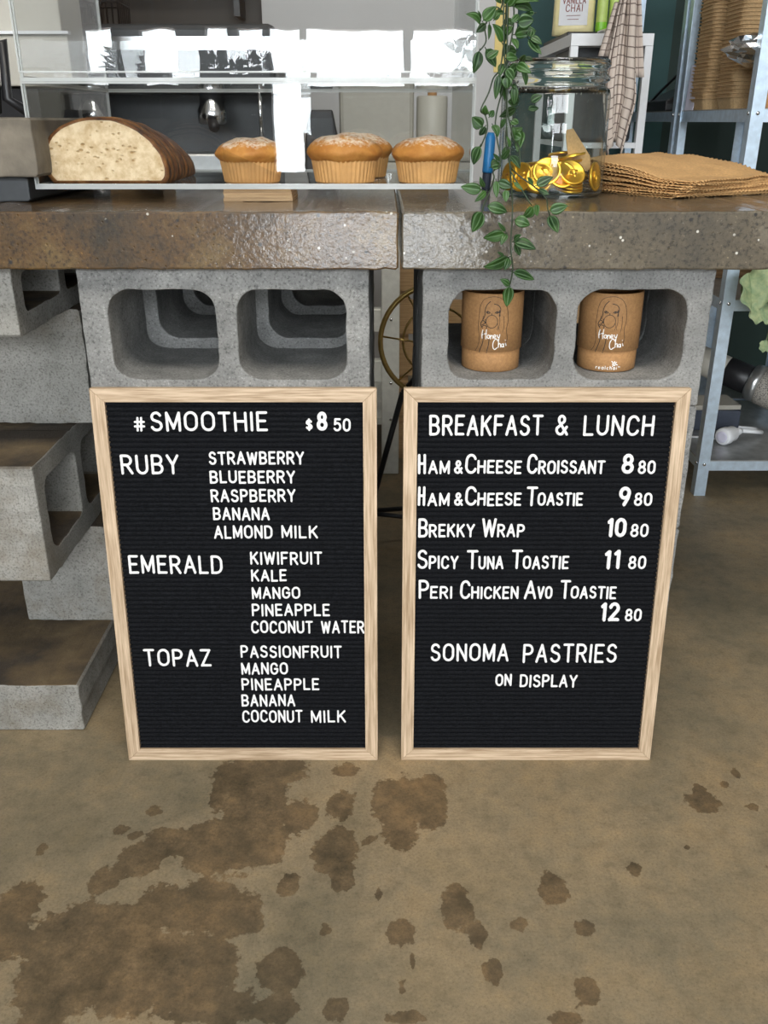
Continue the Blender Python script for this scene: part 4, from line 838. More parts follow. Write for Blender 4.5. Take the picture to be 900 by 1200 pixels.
for k, (p, a, lean, spin) in enumerate(coins):
    c = co if k == 0 else dup(co)
    d = Vector((math.cos(a), math.sin(a), 0)); nrm = (d * math.sin(math.radians(lean)) + Vector((0, 0, 1)) * math.cos(math.radians(lean))).normalized()
    q = Vector((0, 0, 1)).rotation_difference(nrm); mt = Matrix.Translation(Vector((JX, JY, JZ)) + p) @ q.to_matrix().to_4x4() @ Matrix.Rotation(spin, 4, 'Z')
    c.matrix_world = mt
    lab = ['gold coin standing face out at the front left of the jar', 'gold coin leaning high behind the front coin in the jar', 'gold coin on edge at the far left behind the vine in the jar', 'gold coin leaning in the middle of the jar front',
           'gold coin leaning high just right of the middle of the jar', 'gold coin standing on edge at the right side of the jar', 'leftmost gold coin in the jar'][k] if k < n_up else (
           'gold coin of the flat stack at the front of the jar' if k < n_up + 5 else 'gold coin lying in the heap at the bottom of the jar')
    tag(c, lab, 'coin', 'gold foil coins in the glass jar')
m = MB(); ol = [(-0.012, 0.0), (-0.019, 0.05), (-0.018, 0.058), (-0.008, 0.060), (0.020, 0.022), (0.022, 0.004), (0.016, 0.0)]
m.prism(ol, 0, 0.0012)
o = m.build('paper_bag_corner', 'napkin', None, (JX + 0.038, JY - 0.012, JZ + 0.035), (math.radians(-8), 0, math.radians(12))); tag(o, 'pale brown paper scrap standing among the coins in the jar', 'paper scrap')

def napkin(name, z, rz, sx, sy, top, seed, cx=0.468, cy=0.325):
    n = 54; vsl = []; fsl = []
    def hgt(u, v):
        e = max(abs(u), abs(v)); b = 0
        along = v if abs(u) > abs(v) else u
        ed = max(0, (e - 0.86) / 0.14)
        b += 0.0013 * math.sin(along * 78 + seed * 1.9) * ed + 0.0009 * noise.noise(Vector((u * 2.5 + seed, v * 2.5, seed)))
        a_ = math.radians(rz); xw = u * math.cos(a_) - v * math.sin(a_); yw = u * math.sin(a_) + v * math.cos(a_)
        b += top * (0.030 * math.tanh(1.1 * max(0, 0.8 * yw - 0.38 * xw + 0.55)) + 0.003 * noise.noise(Vector((xw * 2.2 + 4, yw * 2.2, 1))))
        b += 0.0035 * max(0, -u - 0.75) * (seed % 3 - 0.4)
        return b
    th = 0.0011
    for s in (0, 1):
        for j in range(n + 1):
            for i in range(n + 1):
                u = -1 + 2 * i / n; v = -1 + 2 * j / n
                wv = 1 + 0.016 * math.sin(v * 78 + seed); wu = 1 + 0.016 * math.sin(u * 78 + seed * 2)
                vsl.append((u * sx / 2 * (wv if abs(u) == 1 else 1), v * sy / 2 * (wu if abs(v) == 1 else 1), hgt(u, v) + s * th))
    N = (n + 1) ** 2
    for j in range(n):
        for i in range(n):
            a = j * (n + 1) + i; fsl.append((a, a + n + 1, a + n + 2, a + 1)); fsl.append((N + a, N + a + 1, N + a + n + 2, N + a + n + 1))
    for i in range(n):
        for a, b in ((i, i + 1), (n * (n + 1) + i + 1, n * (n + 1) + i), ((i + 1) * (n + 1), i * (n + 1)), (i * (n + 1) + n, (i + 1) * (n + 1) + n)):
            fsl.append((a, b, N + b, N + a))
    return MB().add(vsl, fsl, 0, True).build(name, 'napkin', None, (cx, cy, z), (0, 0, math.radians(rz)))
for k in range(17):
    z = 0.8301 + k * 0.0015
    rz = (28 + (k % 3) * 2.0 if k < 6 else 33 + (k % 4) * 1.5) if k < 12 else 41 + (k % 3)
    o = napkin('paper_napkin', z, rz, 0.225, 0.215, max(0, (k - 3) / 13), k * 1.7, 0.470 + 0.003 * math.sin(k * 2.1), 0.322 + 0.003 * math.cos(k * 1.3))
    lab = 'uppermost brown paper napkin, smooth and bulging, on the pile beside the jar' if k == 16 else ('lowest brown paper napkin of the pile, lying on the slab' if k == 0 else 'brown paper napkin inside the pile beside the jar, only its crimped edge showing')
    tag(o, lab, 'napkin', 'brown paper napkins in the pile')
# blue marker between case and jar
root = empty('marker_pen', (0.165, 0.33, 0.8294), 'blue marker pen standing between the pastry case and the jar', 'pen', None, (0, math.radians(3), 0))
MB().lathe([(0, 0), (0.006, 0), (0.007, 0.004), (0.0078, 0.05), (0.0078, 0.06), (0, 0.06)], 20).build('barrel', 'navy', root)
MB().lathe([(0.0082, 0.028), (0.0086, 0.032), (0.008, 0.08), (0.005, 0.088), (0, 0.088)], 20).build('cap', 'blue', root)

# ------------------------------------------------------------------ hanging vine
vine = empty('hanging_vine', (0.18, -0.06, 1.12), 'leafy green artificial vine hanging down in front of the jar and slab', 'vine')
iv = Matrix.Translation((-0.18, 0.06, -1.12))
sm = MB()
for s in STEMS:
    p = [Vector(q) for q in s]; pts = []
    pp = [p[0]] + p + [p[-1]]
    for i in range(1, len(pp) - 2):
        for k in range(5):
            tt = k / 5; a, b, c, d = pp[i - 1], pp[i], pp[i + 1], pp[i + 2]
            pts.append(iv @ (0.5 * (2 * b + (c - a) * tt + (2 * a - 5 * b + 4 * c - d) * tt * tt + (3 * b - a - 3 * c + d) * tt ** 3)))
    pts.append(iv @ p[-1]); sm.tube(pts, 0.0009, 6)
lf = MB(); across = []
random.seed(8)
extra = []
for k in range(24):                                 # fuller foliage along the upper strands
    zz = 0.90 + 0.24 * random.random(); xx = 0.161 + random.uniform(-0.010, 0.011) + (0.008 if zz > 1.03 else 0); an = random.uniform(0, 2 * PI); L = random.uniform(0.013, 0.020)
    extra.append((xx, -0.055 + random.uniform(-0.012, 0.02), zz, xx + L * math.cos(an), -0.055 + random.uniform(-0.02, 0.02), zz + L * math.sin(an) - 0.006, L * 0.5))
for x0, y0_, z0, x1, y1_, z1, wd in LEAVES + extra:
    a = iv @ Vector((x0, y0_, z0)); b = iv @ Vector((x1, y1_, z1)); t_ = b - a; L = t_.length
    vw = Vector((0, -1, 0.25)); sd = t_.cross(vw).normalized(); tilt = random.uniform(-0.7, 0.7)
    nn = sd.cross(t_).normalized(); sd = (sd * math.cos(tilt) + nn * math.sin(tilt)).normalized(); nn = sd.cross(t_.normalized())
    wd = wd * 1.2 / max(0.75, math.cos(tilt)); curl = random.uniform(-0.10, 0.16) * L
    n = 9; vsl = []; fsl = []
    for i in range(n + 1):
        u = i / n; ww = wd / 2 * (math.sin(PI * min(1, u ** 0.8)) ** 0.75) * (1 - 0.25 * u) * 1.1 + 0.0001
        ctr = a + t_ * u + nn * (curl * math.sin(PI * u))
        for j, v in enumerate((-1, -0.5, 0, 0.5, 1)):
            vsl.append(ctr + sd * ww * v + nn * (abs(v) * ww * 0.28)); across.append(v * 0.5 + 0.5)
    for i in range(n):
        for j in range(4): fsl.append((i * 5 + j, i * 5 + j + 1, (i + 1) * 5 + j + 1, (i + 1) * 5 + j))
    lf.add(vsl, fsl, 0, True)
    sm.tube([a - t_ * 0.12, a], 0.0006, 5)
fol = lf.build('foliage', 'leaf', vine); fol.data.attributes.new('across', 'FLOAT', 'POINT').data.foreach_set('value', across)
md = fol.modifiers.new('thickness', 'SOLIDIFY'); md.thickness = 0.0003
sm.build('stems', 'stem', vine)
# ------------------------------------------------------------------ steel shelving at the right
def shelving(x0, x1, ya, yb, label, zs):
    root = empty('shelving_unit', (x0, ya, 0), label, 'shelving unit', 'galvanised shelving units')
    W, D = x1 - x0, yb - ya; fl = 0.03; th = 0.0022
    for px, sx in ((0, 1), (W, -1)):
        for py, sy in ((0, 1), (D, -1)):
            m = MB()
            m.box(*sorted((px, px + sx * fl)), *sorted((py, py + sy * th)), 0, 1.9)
            m.box(*sorted((px, px + sx * th)), *sorted((py + sy * th, py + sy * fl)), 0, 1.9)
            p = m.build('post', 'galv', root)
            bl = MB()
            for z in zs:
                for dz in (0.005,):
                    bl.lathe([(0, -0.003), (0.004, -0.0026), (0.0048, 0)], 10, (px + sx * fl * 0.5, py - sy * 0.0002, z + dz), axis=Matrix.Rotation((-PI / 2) * sy * -1, 3, 'X') if sy < 0 else Matrix.Rotation(-PI / 2, 3, 'X'))
                    bl.lathe([(0, -0.003), (0.004, -0.0026), (0.0048, 0)], 10, (px - sx * 0.0002, py + sy * fl * 0.5, z + dz), axis=Matrix.Rotation(sx * PI / 2, 3, 'Y'))
            bl.build('bolt', 'chrome', p)
    for z in zs:
        m = MB(); e = 0.003
        m.box(e, W - e, e, D - e, z + 0.013, z + 0.0155)
        lp = MB()
        for a in ((e, W - e, e, e + th), (e, W - e, D - e - th, D - e), (e, e + th, e + th, D - e - th), (W - e - th, W - e, e + th, D - e - th)): lp.box(*a, z - 0.014, z + 0.013)
        so = m.build('shelf', 'galv_shelf', root); lp.build('edge_lip', 'galv', so)
    return root
SZ = (0.086, 0.512, 0.945, 1.38)
shelving(0.842, 1.26, 1.0374, 1.60, 'nearer galvanised steel shelving unit holding the brown tray stacks', SZ)
shelving(0.842, 1.26, 1.625, 2.20, 'further galvanised steel shelving unit behind the checked towel', (0.086, 0.512, 0.945))
SU = 0.945 + 0.0157
# stacks of kraft trays
def tray_mesh():
    m = MB(); a, b, h = 0.070, 0.058, 0.026
    rings = []
    for hw, z in ((b, 0.0), (b + 0.001, 0.0012), (a - 0.004, h), (a, h + 0.0008), (a, h + 0.0022), (a - 0.0048, h + 0.002), (b - 0.0012, 0.0028), (0.002, 0.0026)):
        rings.append([(x, y, z) for x, y in rrect(-hw, hw, -hw, hw, min(0.02, hw * 0.5), 4, 1)])
    n = len(rings[0]); vsl = [p for r in rings for p in r]
    fsl = [(i * n + j, i * n + (j + 1) % n, (i + 1) * n + (j + 1) % n, (i + 1) * n + j) for i in range(len(rings) - 1) for j in range(n)]
    fsl.append(tuple(range(n - 1, -1, -1))); fsl.append(tuple((len(rings) - 1) * n + j for j in range(n)))
    return m.add(vsl, fsl, 0, False)
tr = tray_mesh().build('kraft_tray', 'tray'); first = True
random.seed(3)
for si, (cx_, cy_, nt_) in enumerate(((0.918, 1.475, 32), (0.922, 1.285, 32))):
    for k in range(nt_):
        o = tr if first else dup(tr); first = False
        o.location = (cx_ + random.uniform(-0.002, 0.002), cy_ + random.uniform(-0.002, 0.002), SU + k * 0.0088); o.rotation_euler = (0, 0, random.uniform(-0.05, 0.05))
        tag(o, ('brown kraft tray nested in the further of the two tall tray stacks on the shelf' if si == 0 else 'brown kraft tray nested in the nearer of the two tall tray stacks on the shelf'), 'tray',
            ('kraft trays in the further stack' if si == 0 else 'kraft trays in the nearer stack'))
root = empty('carton', (0.935, 1.11, SU), 'small brown carton on the shelf beneath the silver bag', 'carton')
MB().box(-0.055, 0.055, -0.05, 0.05, 0, 0.085).build('body', 'kraft', root, bevel=0.002)
MB().box(-0.05, 0.05, -0.0505, -0.05, 0.02, 0.07).build('label_panel', 'tray', root)
# crumpled silver bag
bm = bmesh.new(); bmesh.ops.create_icosphere(bm, subdivisions=3, radius=1)
for v in bm.verts:
    c = v.co.copy(); q = 1 + 0.35 * noise.noise(c * 2.3 + Vector((3, 1, 7)))
    fl = 0.35 if c.x < -0.3 else 1.0
    v.co = Vector((c.x * 0.088 * q, c.y * 0.05 * q, c.z * 0.046 * q * (0.55 + 0.45 * (1 + c.x) / 2 * 1.6)))
bmesh.ops.decimate if False else None
for v in bm.verts: v.co += Vector((0, 0, 1)) * 0.006 * abs(noise.noise(v.co * 70)) + Vector((0, 1, 0)) * 0.006 * noise.noise(v.co * 55 + Vector((5, 5, 5)))
for f in bm.faces: f.smooth = False
o = bmobj('foil_bag', bm, 'foil', (0.878, 1.12, SU + 0.125), (0, 0, math.radians(8))); tag(o, 'crumpled silver foil bag poking out of the shelf in front of the tray stacks', 'foil bag')
m = MB().box(0, 0.0015, 0, 0.075, 0, 0.115); tag(m.build('paper_card', 'lilac', None, (0.852, 1.50, SU), (0, math.radians(3), 0)), 'white card standing at the edge of the upper shelf beside the tray stacks', 'card')
m = MB()
# label printer with cable on the further shelf
root = empty('receipt_printer', (0.935, 1.89, SU), 'black angular printer on the further shelf behind the towel', 'printer', None, (0, 0, 0))
MB().prism([(-0.085, 0), (0.10, 0), (0.10, 0.085), (0.05, 0.088), (-0.085, 0.03)], -0.13, 0.11).build('body', 'black', root, bevel=0.004)
MB().box(-0.08, -0.01, -0.132, -0.13, 0.005, 0.02).build('paper_slot', 'charcoal', root)
MB().tube([(0.06, -0.12, 0.088), (0.03, -0.12, 0.13), (-0.03, -0.1, 0.12), (-0.07, -0.02, 0.06), (-0.08, 0.05, 0.03)], 0.004, 8).build('cable', 'black', root)
# white rack with pouch and packets
rk = empty('white_rack', (0.525, 1.62, 0), 'white metal rack behind the jar with a pouch and green packets on top', 'rack')
W, D, H = 0.232, 0.58, 1.158
for px in (0, W - 0.022):
    for py in (0, D - 0.022): MB().box(px, px + 0.022, py, py + 0.022, 0, H - 0.0315).build('leg', 'white', rk, bevel=0.001)
MB().box(0, W, 0, D, H - 0.031, H).build('top', 'white', rk, bevel=0.001)
MB().box(0.022, W - 0.022, 0.002, D - 0.002, 0.86, 0.875).build('shelf', 'white', rk)
MB().box(0.022, W - 0.022, 0.002, D - 0.002, 0.45, 0.465).build('shelf', 'white', rk)
o = MB().box(0, 0.19, 0, 0.30, 0, 0.26).build('appliance', 'charcoal', None, (0.548, 1.70, 0.8755), bevel=0.01); 
tag(o, 'dark appliance standing inside the white rack behind the towel', 'appliance')
o = MB().box(0, 0.222, 0, 0.42, 0, 0.012).build('tray', 'black', None, (0.53, 1.72, H + 0.0003), bevel=0.003); tag(o, 'flat black tray lying on the white rack under the pouch', 'tray')
def pouch(name, loc, wd, dp, ht, mat, rz, lab, cat, grp=None, band=None):
    root = empty(name, loc, lab, cat, grp, (0, 0, rz)); n = 14; k = 12; vsl = []; fsl = []
    for i in range(k + 1):
        u = i / k; d = dp / 2 * (1 - u) ** 0.6 + 0.0015; ww = wd / 2 * (1 - 0.03 * math.sin(u * PI))
        for j in range(n):
            a = 2 * PI * j / n; ca, sa = math.cos(a), math.sin(a)
            vsl.append((ww * math.copysign(abs(ca) ** 0.5, ca), d * math.copysign(abs(sa) ** 0.8, sa) + 0.003 * noise.noise(Vector((ca * 2, u * 4, wd * 50))), u * ht))
    for i in range(k):
        for j in range(n): fsl.append((i * n + j, i * n + (j + 1) % n, (i + 1) * n + (j + 1) % n, (i + 1) * n + j))
    fsl += [tuple(range(n - 1, -1, -1)), tuple(k * n + j for j in range(n))]
    MB().add(vsl, fsl, 0, True).build('body', mat, root)
    if band:
        vs2 = [(x * 1.012, y * 1.04, z) for x, y, z in vsl[: 3 * n]]
        MB().add(vs2, [f for f in fsl if max(f) < 3 * n], 0, True).build('band', band, root)
    return root
pr_ = pouch('chai_pouch', (0.572, 1.86, H + 0.0126), 0.125, 0.06, 0.24, 'pouch', math.radians(-14), 'cream pouch lettered VANILLA CHAI standing on the white rack', 'pouch')
MB().box(-0.042, 0.042, -0.0335, -0.0325, 0.022, 0.122).build('label_panel', 'pouch_label', pr_, rot=(math.radians(-5.5), 0, 0))
tx = MB()
def place(px, py): return (Vector((px, -0.0345, py)), Vector((0, -1, 0)))
for text, u0, u1, zz, hh in (('VANILLA', -0.034, 0.034, 0.080, 0.016), ('CHAI', -0.024, 0.026, 0.059, 0.018)):
    for c, x, s in layout(text, u0, u1, hh, 0.0012):
        for p in GL[c][1]: stroke(tx, [(x + a * s, zz + b * hh) for a, b in p], 0.0012, place, 0.3)
for zz, a, b in ((0.048, -0.02, 0.02), (0.038, -0.016, 0.016), (0.106, -0.004, 0.004)): stroke(tx, [(a, zz), (b, zz)], 0.0007, place, 0.3)
tx.build('lettering', 'red_ink', pr_, rot=(math.radians(-5.5), 0, 0))
for k, x in enumerate((0.650, 0.686, 0.722)):
    pouch('green_packet', (x, 1.83 + 0.0 * k, H + 0.0126), 0.033, 0.05, 0.19, 'lime', math.radians(-6), ('first lime green packet beside the cream pouch on the white rack', 'middle lime green packet of the three on the white rack', 'lime green packet furthest from the cream pouch on the white rack')[k], 'packet', 'lime green packets on the rack', 'lime_deep')
o = MB().lathe([(0, 0), (0.03, 0), (0.034, 0.004), (0.03, 0.012), (0.012, 0.018), (0, 0.019)], 28).build('jar_lid', 'steel', None, (0.645, 1.70, H + 0.0003)); tag(o, 'grey round lid lying at the front of the white rack before the pouch', 'lid')
# tea towel
root = empty('tea_towel', (0.624, 1.43, 1.235), 'cream tea towel with a dark check hanging on a hook beside the rack', 'towel')
n, k = 30, 26; vsl = []; fsl = []; wv = []
for i in range(k + 1):
    u = i / k; z = -0.372 * u
    wd = 0.016 + 0.036 * min(1, u * 1.5) ** 0.8 - 0.030 * max(0, u - 0.62) / 0.38
    cx_ = 0.012 * u - 0.018 * u * (1 - u) + (0.0 if u < 0.7 else -0.008 * (u - 0.7) / 0.3)
    for j in range(n + 1):
        v = -1 + 2 * j / n
        fold = 0.014 * math.sin(v * 8.0 + u * 1.2) * (0.5 + 0.5 * (1 - u)) + 0.005 * math.sin(v * 17 + 2 * u)
        vsl.append((cx_ + v * wd + 0.004 * math.sin(v * 11), fold - 0.012 * abs(v), z + 0.02 * math.cos(v * 2.6) * u)); wv.append((v * 3.9 + u * 0.8, u * 15, 0))
for i in range(k):
    for j in range(n): a = i * (n + 1) + j; fsl.append((a, a + 1, a + n + 2, a + n + 1))
tw = MB().add(vsl, fsl, 0, True).build('cloth', 'towel', root); tw.data.attributes.new('weave', 'FLOAT_VECTOR', 'POINT').data.foreach_set('vector', [c for p in wv for c in p])
md = tw.modifiers.new('thickness', 'SOLIDIFY'); md.thickness = 0.0025
vsl = []; fsl = []; wv = []
for i in range(13):
    u = i / 12
    for j in range(13):
        v = -1 + 2 * j / 12; vsl.append((0.028 + 0.016 * u + v * (0.010 + 0.014 * u), 0.012 + 0.006 * math.sin(v * 5), -0.195 * u)); wv.append((v * 1.5 + 0.3, u * 8, 0))
for i in range(12):
    for j in range(12): a = i * 13 + j; fsl.append((a, a + 1, a + 14, a + 13))
tw = MB().add(vsl, fsl, 0, True).build('folded_corner', 'towel', root); tw.data.attributes.new('weave', 'FLOAT_VECTOR', 'POINT').data.foreach_set('vector', [c for p in wv for c in p])
md = tw.modifiers.new('thickness', 'SOLIDIFY'); md.thickness = 0.0025
vsl = []; fsl = []; wv = []
for i in range(13):
    u = i / 12
    for j in range(13):
        v = -1 + 2 * j / 12; vsl.append((-0.016 - 0.022 * u + v * (0.008 + 0.010 * u), 0.014 + 0.006 * math.sin(v * 5 + 1), -0.02 - 0.125 * u)); wv.append((v * 1.5 + 0.6, u * 8 + 2, 0))
for i in range(12):
    for j in range(12): a = i * 13 + j; fsl.append((a, a + 1, a + 14, a + 13))
tw = MB().add(vsl, fsl, 0, True).build('folded_corner', 'towel', root); tw.data.attributes.new('weave', 'FLOAT_VECTOR', 'POINT').data.foreach_set('vector', [c for p in wv for c in p])
md = tw.modifiers.new('thickness', 'SOLIDIFY'); md.thickness = 0.0025
m = MB(); m.tube([(0, 0.19, 0.02), (0, 0.03, 0.02), (0, 0.0, 0.012), (0, -0.02, -0.006), (0, -0.03, 0.006)], 0.0035, 8); m.lathe([(0, 0), (0.014, 0), (0.014, 0.004), (0, 0.004)], 20, (0, 0.19, 0.02), axis=Matrix.Rotation(PI / 2, 3, 'X'))
tag(m.build('towel_hook', 'chrome', None, (0.624, 1.43, 1.235)), 'bright metal hook carrying the checked tea towel', 'hook')

# lower shelf things
ZL = 0.086 + 0.0157
root = empty('socket_lead', (0.965, 1.175, ZL), 'white cord socket on a cable lying at the front of the bottom shelf', 'socket')
ax = Matrix.Rotation(math.radians(38), 3, 'Z') @ Matrix.Rotation(PI / 2, 3, 'Y')
MB().lathe([(0, 0.001), (0.019, 0.0), (0.0235, 0.003), (0.0245, 0.008), (0.0245, 0.024), (0.0225, 0.028), (0.0215, 0.05), (0.017, 0.06), (0.011, 0.064), (0, 0.065)], 32, (-0.024, -0.016, 0.0248), axis=ax).build('socket', 'white', root)
MB().lathe([(0.009, -0.0006), (0.0155, -0.0008), (0.0165, 0.0004), (0.008, 0.0004)], 28, (-0.024, -0.016, 0.0248), axis=ax).build('face_ring', 'lilac', root)
MB().lathe([(0, 0), (0.0105, 0), (0.0105, 0.02), (0.007, 0.034), (0, 0.034)], 20, (0.025, 0.022, 0.0245), axis=ax).build('strain_relief', 'white', root)
MB().tube([(0.050, 0.041, 0.0245), (0.09, 0.045, 0.02), (0.125, 0.075, 0.008), (0.12, 0.11, 0.006), (0.07, 0.13, 0.006), (0.04, 0.15, 0.02)], 0.0058, 8).build('cord', 'white', root)
MB().tube([(-0.02, 0.03, 0.0035), (-0.055, 0.045, 0.0035), (-0.10, 0.05, 0.0035)], 0.003, 8).build('cord', 'white', root)
o = MB().box(-0.10, 0.085, -0.05, 0.05, 0, 0.062).build('storage_box', 'navy', None, (0.955, 1.34, ZL), (0, 0, math.radians(-6)), bevel=0.003); tag(o, 'dark navy box on the bottom shelf behind the white socket', 'box')
o = MB().box(-0.10, 0.08, -0.055, 0.055, 0, 0.014).build('grey_folder', 'beige_grey', None, (0.955, 1.345, ZL + 0.0625), (0, 0, math.radians(2)), bevel=0.002); tag(o, 'flat grey brown folder lying on the navy box on the bottom shelf', 'folder')
tb = empty('handheld_speaker', (1.15, 1.37, ZL), 'pale tube with black band and round grey mesh end, leaning on the bottom shelf', 'speaker')
pa, pb, pc = Vector((-0.175, 0.16, 0.155)), Vector((-0.03, 0.056, 0.093)), Vector((0.095, -0.034, 0.066))
dr = (pc - pa).normalized(); ax = Vector((0, 0, 1)).rotation_difference(dr).to_matrix(); Lm = (pb - pa).length
MB().lathe([(0, -0.03), (0.034, -0.03), (0.040, -0.024), (0.043, 0.0), (0.043, Lm - 0.02), (0, Lm - 0.02)], 40, pa, axis=ax).build('barrel', 'beige', tb)
bnd = MB().lathe([(0.0425, Lm - 0.095), (0.0442, Lm - 0.093), (0.0442, Lm - 0.022), (0.0425, Lm - 0.020)], 40, pa, axis=ax).build('band', 'black', tb)
lb = MB(); ty = ax @ Vector((1, 0, 0))
for k in range(5):
    q0, q1 = [math.radians(20 + 12 * kk) for kk in (k, k + 1)]
    P = [pa + ax @ Vector((0.0445 * math.cos(q), 0.0445 * math.sin(q), zz)) for q in (q0, q1) for zz in (Lm - 0.085, Lm - 0.03)]
    lb.add(P, [(0, 1, 3, 2)])
lb.build('label_panel', 'tray', bnd)
MB().lathe([(0.046, Lm - 0.02), (0.052, Lm - 0.018), (0.056, Lm - 0.004), (0.056, Lm + 0.014), (0.0, Lm + 0.014), (0, Lm - 0.02)], 40, pa, axis=ax).build('collar', 'steel', tb)
MB().lathe([(0, Lm + 0.0145), (0.054, Lm + 0.0145), (0.0575, Lm + 0.02), (0.0575, Lm + 0.12), (0.053, Lm + 0.13), (0, Lm + 0.132)], 44, pa, axis=ax).build('mesh_body', 'mesh', tb)
MB().tube([(-0.175, 0.16, 0.0), (-0.175, 0.16, 0.115)], 0.012, 10).build('prop_foot', 'black', tb)
MB().tube([(0.05, 0.0, 0.0), (0.05, 0.0, 0.03)], 0.02, 10).build('prop_foot', 'black', tb)
root = empty('timber_box', (1.05, 1.44, 0.512 + 0.0157), 'grey brown timber box on the middle shelf behind the pale plant', 'box')
MB().box(-0.16, 0.16, -0.08, 0.08, 0, 0.13).build('body', 'oak_dark', root, bevel=0.003)
MB().box(-0.161, 0.161, -0.081, 0.081, 0.045, 0.06).build('band', 'charcoal', root)
# geranium at the right edge
pl_ = empty('potted_geranium', (1.12, 1.17, 0.5277), 'pale green geranium leaves at the right edge beside the shelving', 'potted plant')
MB().lathe([(0, 0), (0.07, 0), (0.075, 0.01), (0.09, 0.11), (0.094, 0.115), (0.094, 0.135), (0.087, 0.135), (0.083, 0.11), (0, 0.105)], 36).build('pot', 'kraft', pl_)
gl_ = MB(); gs = MB()
for (x, z, y, r, tz, rl) in ((0.892, 0.549, 0.965, 0.0553, 0.35, 0.3), (0.918, 0.569, 0.95, 0.0608, -0.2, -0.3), (0.903, 0.511, 0.94, 0.0326, 0.1, 0.2), (0.971, 0.543, 0.96, 0.0613, -0.3, 0.1), (0.997, 0.607, 1.0, 0.0616, 0.2, -0.2), (0.934, 0.426, 0.96, 0.0167, 0.2, 0.1), (0.99, 0.474, 0.95, 0.0536, 0, 0), (1.053, 0.558, 0.99, 0.0619, 0.2, 0.1)):
    x -= 1.12; y -= 1.17; z -= 0.5277
    c = Vector((x, y, z)); rot = Matrix.Rotation(tz, 3, 'Z') @ Matrix.Rotation(math.radians(62), 3, 'X') @ Matrix.Rotation(rl, 3, 'Y')
    n = 42; rg = 5; vsl = [c + rot @ Vector((0, 0, -0.12 * r))]; fsl = []
    for i in range(1, rg + 1):
        for j in range(n):
            a = 2 * PI * j / n; q = i / rg; rad = r * q * (1 + (0.10 * abs(math.sin(a * 3.5)) + 0.03 * math.sin(a * 21)) * q) * (1 - 0.5 * q * max(0, math.cos(a + PI / 2)) ** 8)
            vsl.append(c + rot @ Vector((rad * math.cos(a), rad * math.sin(a), 0.12 * r * math.sin(a * 7) * q * q - 0.12 * r * (1 - q))))
    fsl += [(0, 1 + j, 1 + (j + 1) % n) for j in range(n)]
    for i in range(rg - 1):
        for j in range(n): fsl.append((1 + i * n + j, 1 + (i + 1) * n + j, 1 + (i + 1) * n + (j + 1) % n, 1 + i * n + (j + 1) % n))
    gl_.add(vsl, fsl, 0, True)
    gs.tube([(x * 0.15, y * 0.15, 0.10), (x * 0.5, y * 0.4, max(0.2, z + 0.05)), (x * 0.85, y * 0.8 + 0.02, z + 0.03), c - rot @ Vector((0, 0, 0.13 * r))], 0.002, 6)
lo = gl_.build('leaves', 'geranium', pl_); md = lo.modifiers.new('thickness', 'SOLIDIFY'); md.thickness = 0.0006
gs.build('stems', 'geranium', pl_)

# ------------------------------------------------------------------ seen through the gap between the piers
bn = empty('work_bench', (-0.62, 1.2, 0), 'grey metal work bench behind the counter, its leg showing in the gap between the piers', 'bench')
for x in (-0.78, 0.613):
    for y in (0.0, 0.5): 
        lg = MB().box(x, x + 0.049, y, y + 0.04, 0.0, 0.762).build('leg', 'bench_metal', bn, bevel=0.003)
        if x > 0 and y == 0:
            bl = MB()
            for z in (0.165, 0.27, 0.445): bl.lathe([(0, -0.003), (0.0035, -0.0026), (0.0045, 0)], 12, (x + 0.026, -0.0002, z), axis=Matrix.Rotation(-PI / 2, 3, 'X'))
            bl.build('bolt', 'chrome', lg)
for z in (0.41, 0.27):
    MB().box(-0.731, 0.613, 0.004, 0.036, z, z + 0.062).build('rail', 'bench_metal', bn, bevel=0.003)
MB().box(-0.8, 0.68, -0.02, 0.56, 0.762, 0.800).build('top', 'steel', bn, bevel=0.003)
MB().box(-0.75, 0.64, 0.06, 0.5, 0.13, 0.15).build('undershelf', 'bench_metal', bn)
bc = empty('bar_cart', (0.117, 0.75, 0), 'brass bar cart with a big spoked wheel behind the gap between the piers', 'bar cart')
rim = MB(); pts = [(0.125 * math.cos(a), 0, 0.487 + 0.125 * math.sin(a)) for a in [2 * PI * i / 48 for i in range(49)]]
rim.tube(pts, 0.0058, 10); wh_ = rim.build('wheel', 'brass', bc)
sp_ = MB()
for i in range(7):
    a = 2 * PI * i / 7 + 0.35; sp_.tube([(0.016 * math.cos(a + 0.5), 0.004, 0.487 + 0.016 * math.sin(a + 0.5)), (0.122 * math.cos(a), 0.0, 0.487 + 0.122 * math.sin(a))], 0.0022, 6)
sp_.tube([(0.075 * math.cos(a), 0.006, 0.487 + 0.075 * math.sin(a)) for a in [2 * PI * i / 36 for i in range(37)]], 0.0026, 6)
sp_.build('spokes', 'brass', wh_)
MB().lathe([(0, -0.02), (0.018, -0.02), (0.02, -0.015), (0.02, 0.03), (0, 0.03)], 20, (0, 0, 0.487), axis=Matrix.Rotation(PI / 2, 3, 'X')).build('hub', 'brass', wh_)
for pa, pb in (((-0.075, 0.0, 0.372), (-0.14, 0.0, 0.12)), ((-0.14, 0.0, 0.12), (-0.18, 0.0, 0.005)), ((0.12, 0.03, 0.45), (0.30, 0.03, 0.005))):
    MB().tube([pa, pb], 0.0065, 8).build('leg', 'black', bc)
MB().tube([(-0.075, 0.0, 0.372), (0, 0.01, 0.46)], 0.006, 8).build('stay', 'black', bc)
MB().tube([(-0.155, 0.0, 0.075), (-0.06, 0.02, 0.055), (0.275, 0.03, 0.06)], 0.006, 8).build('cross_bar', 'black', bc)
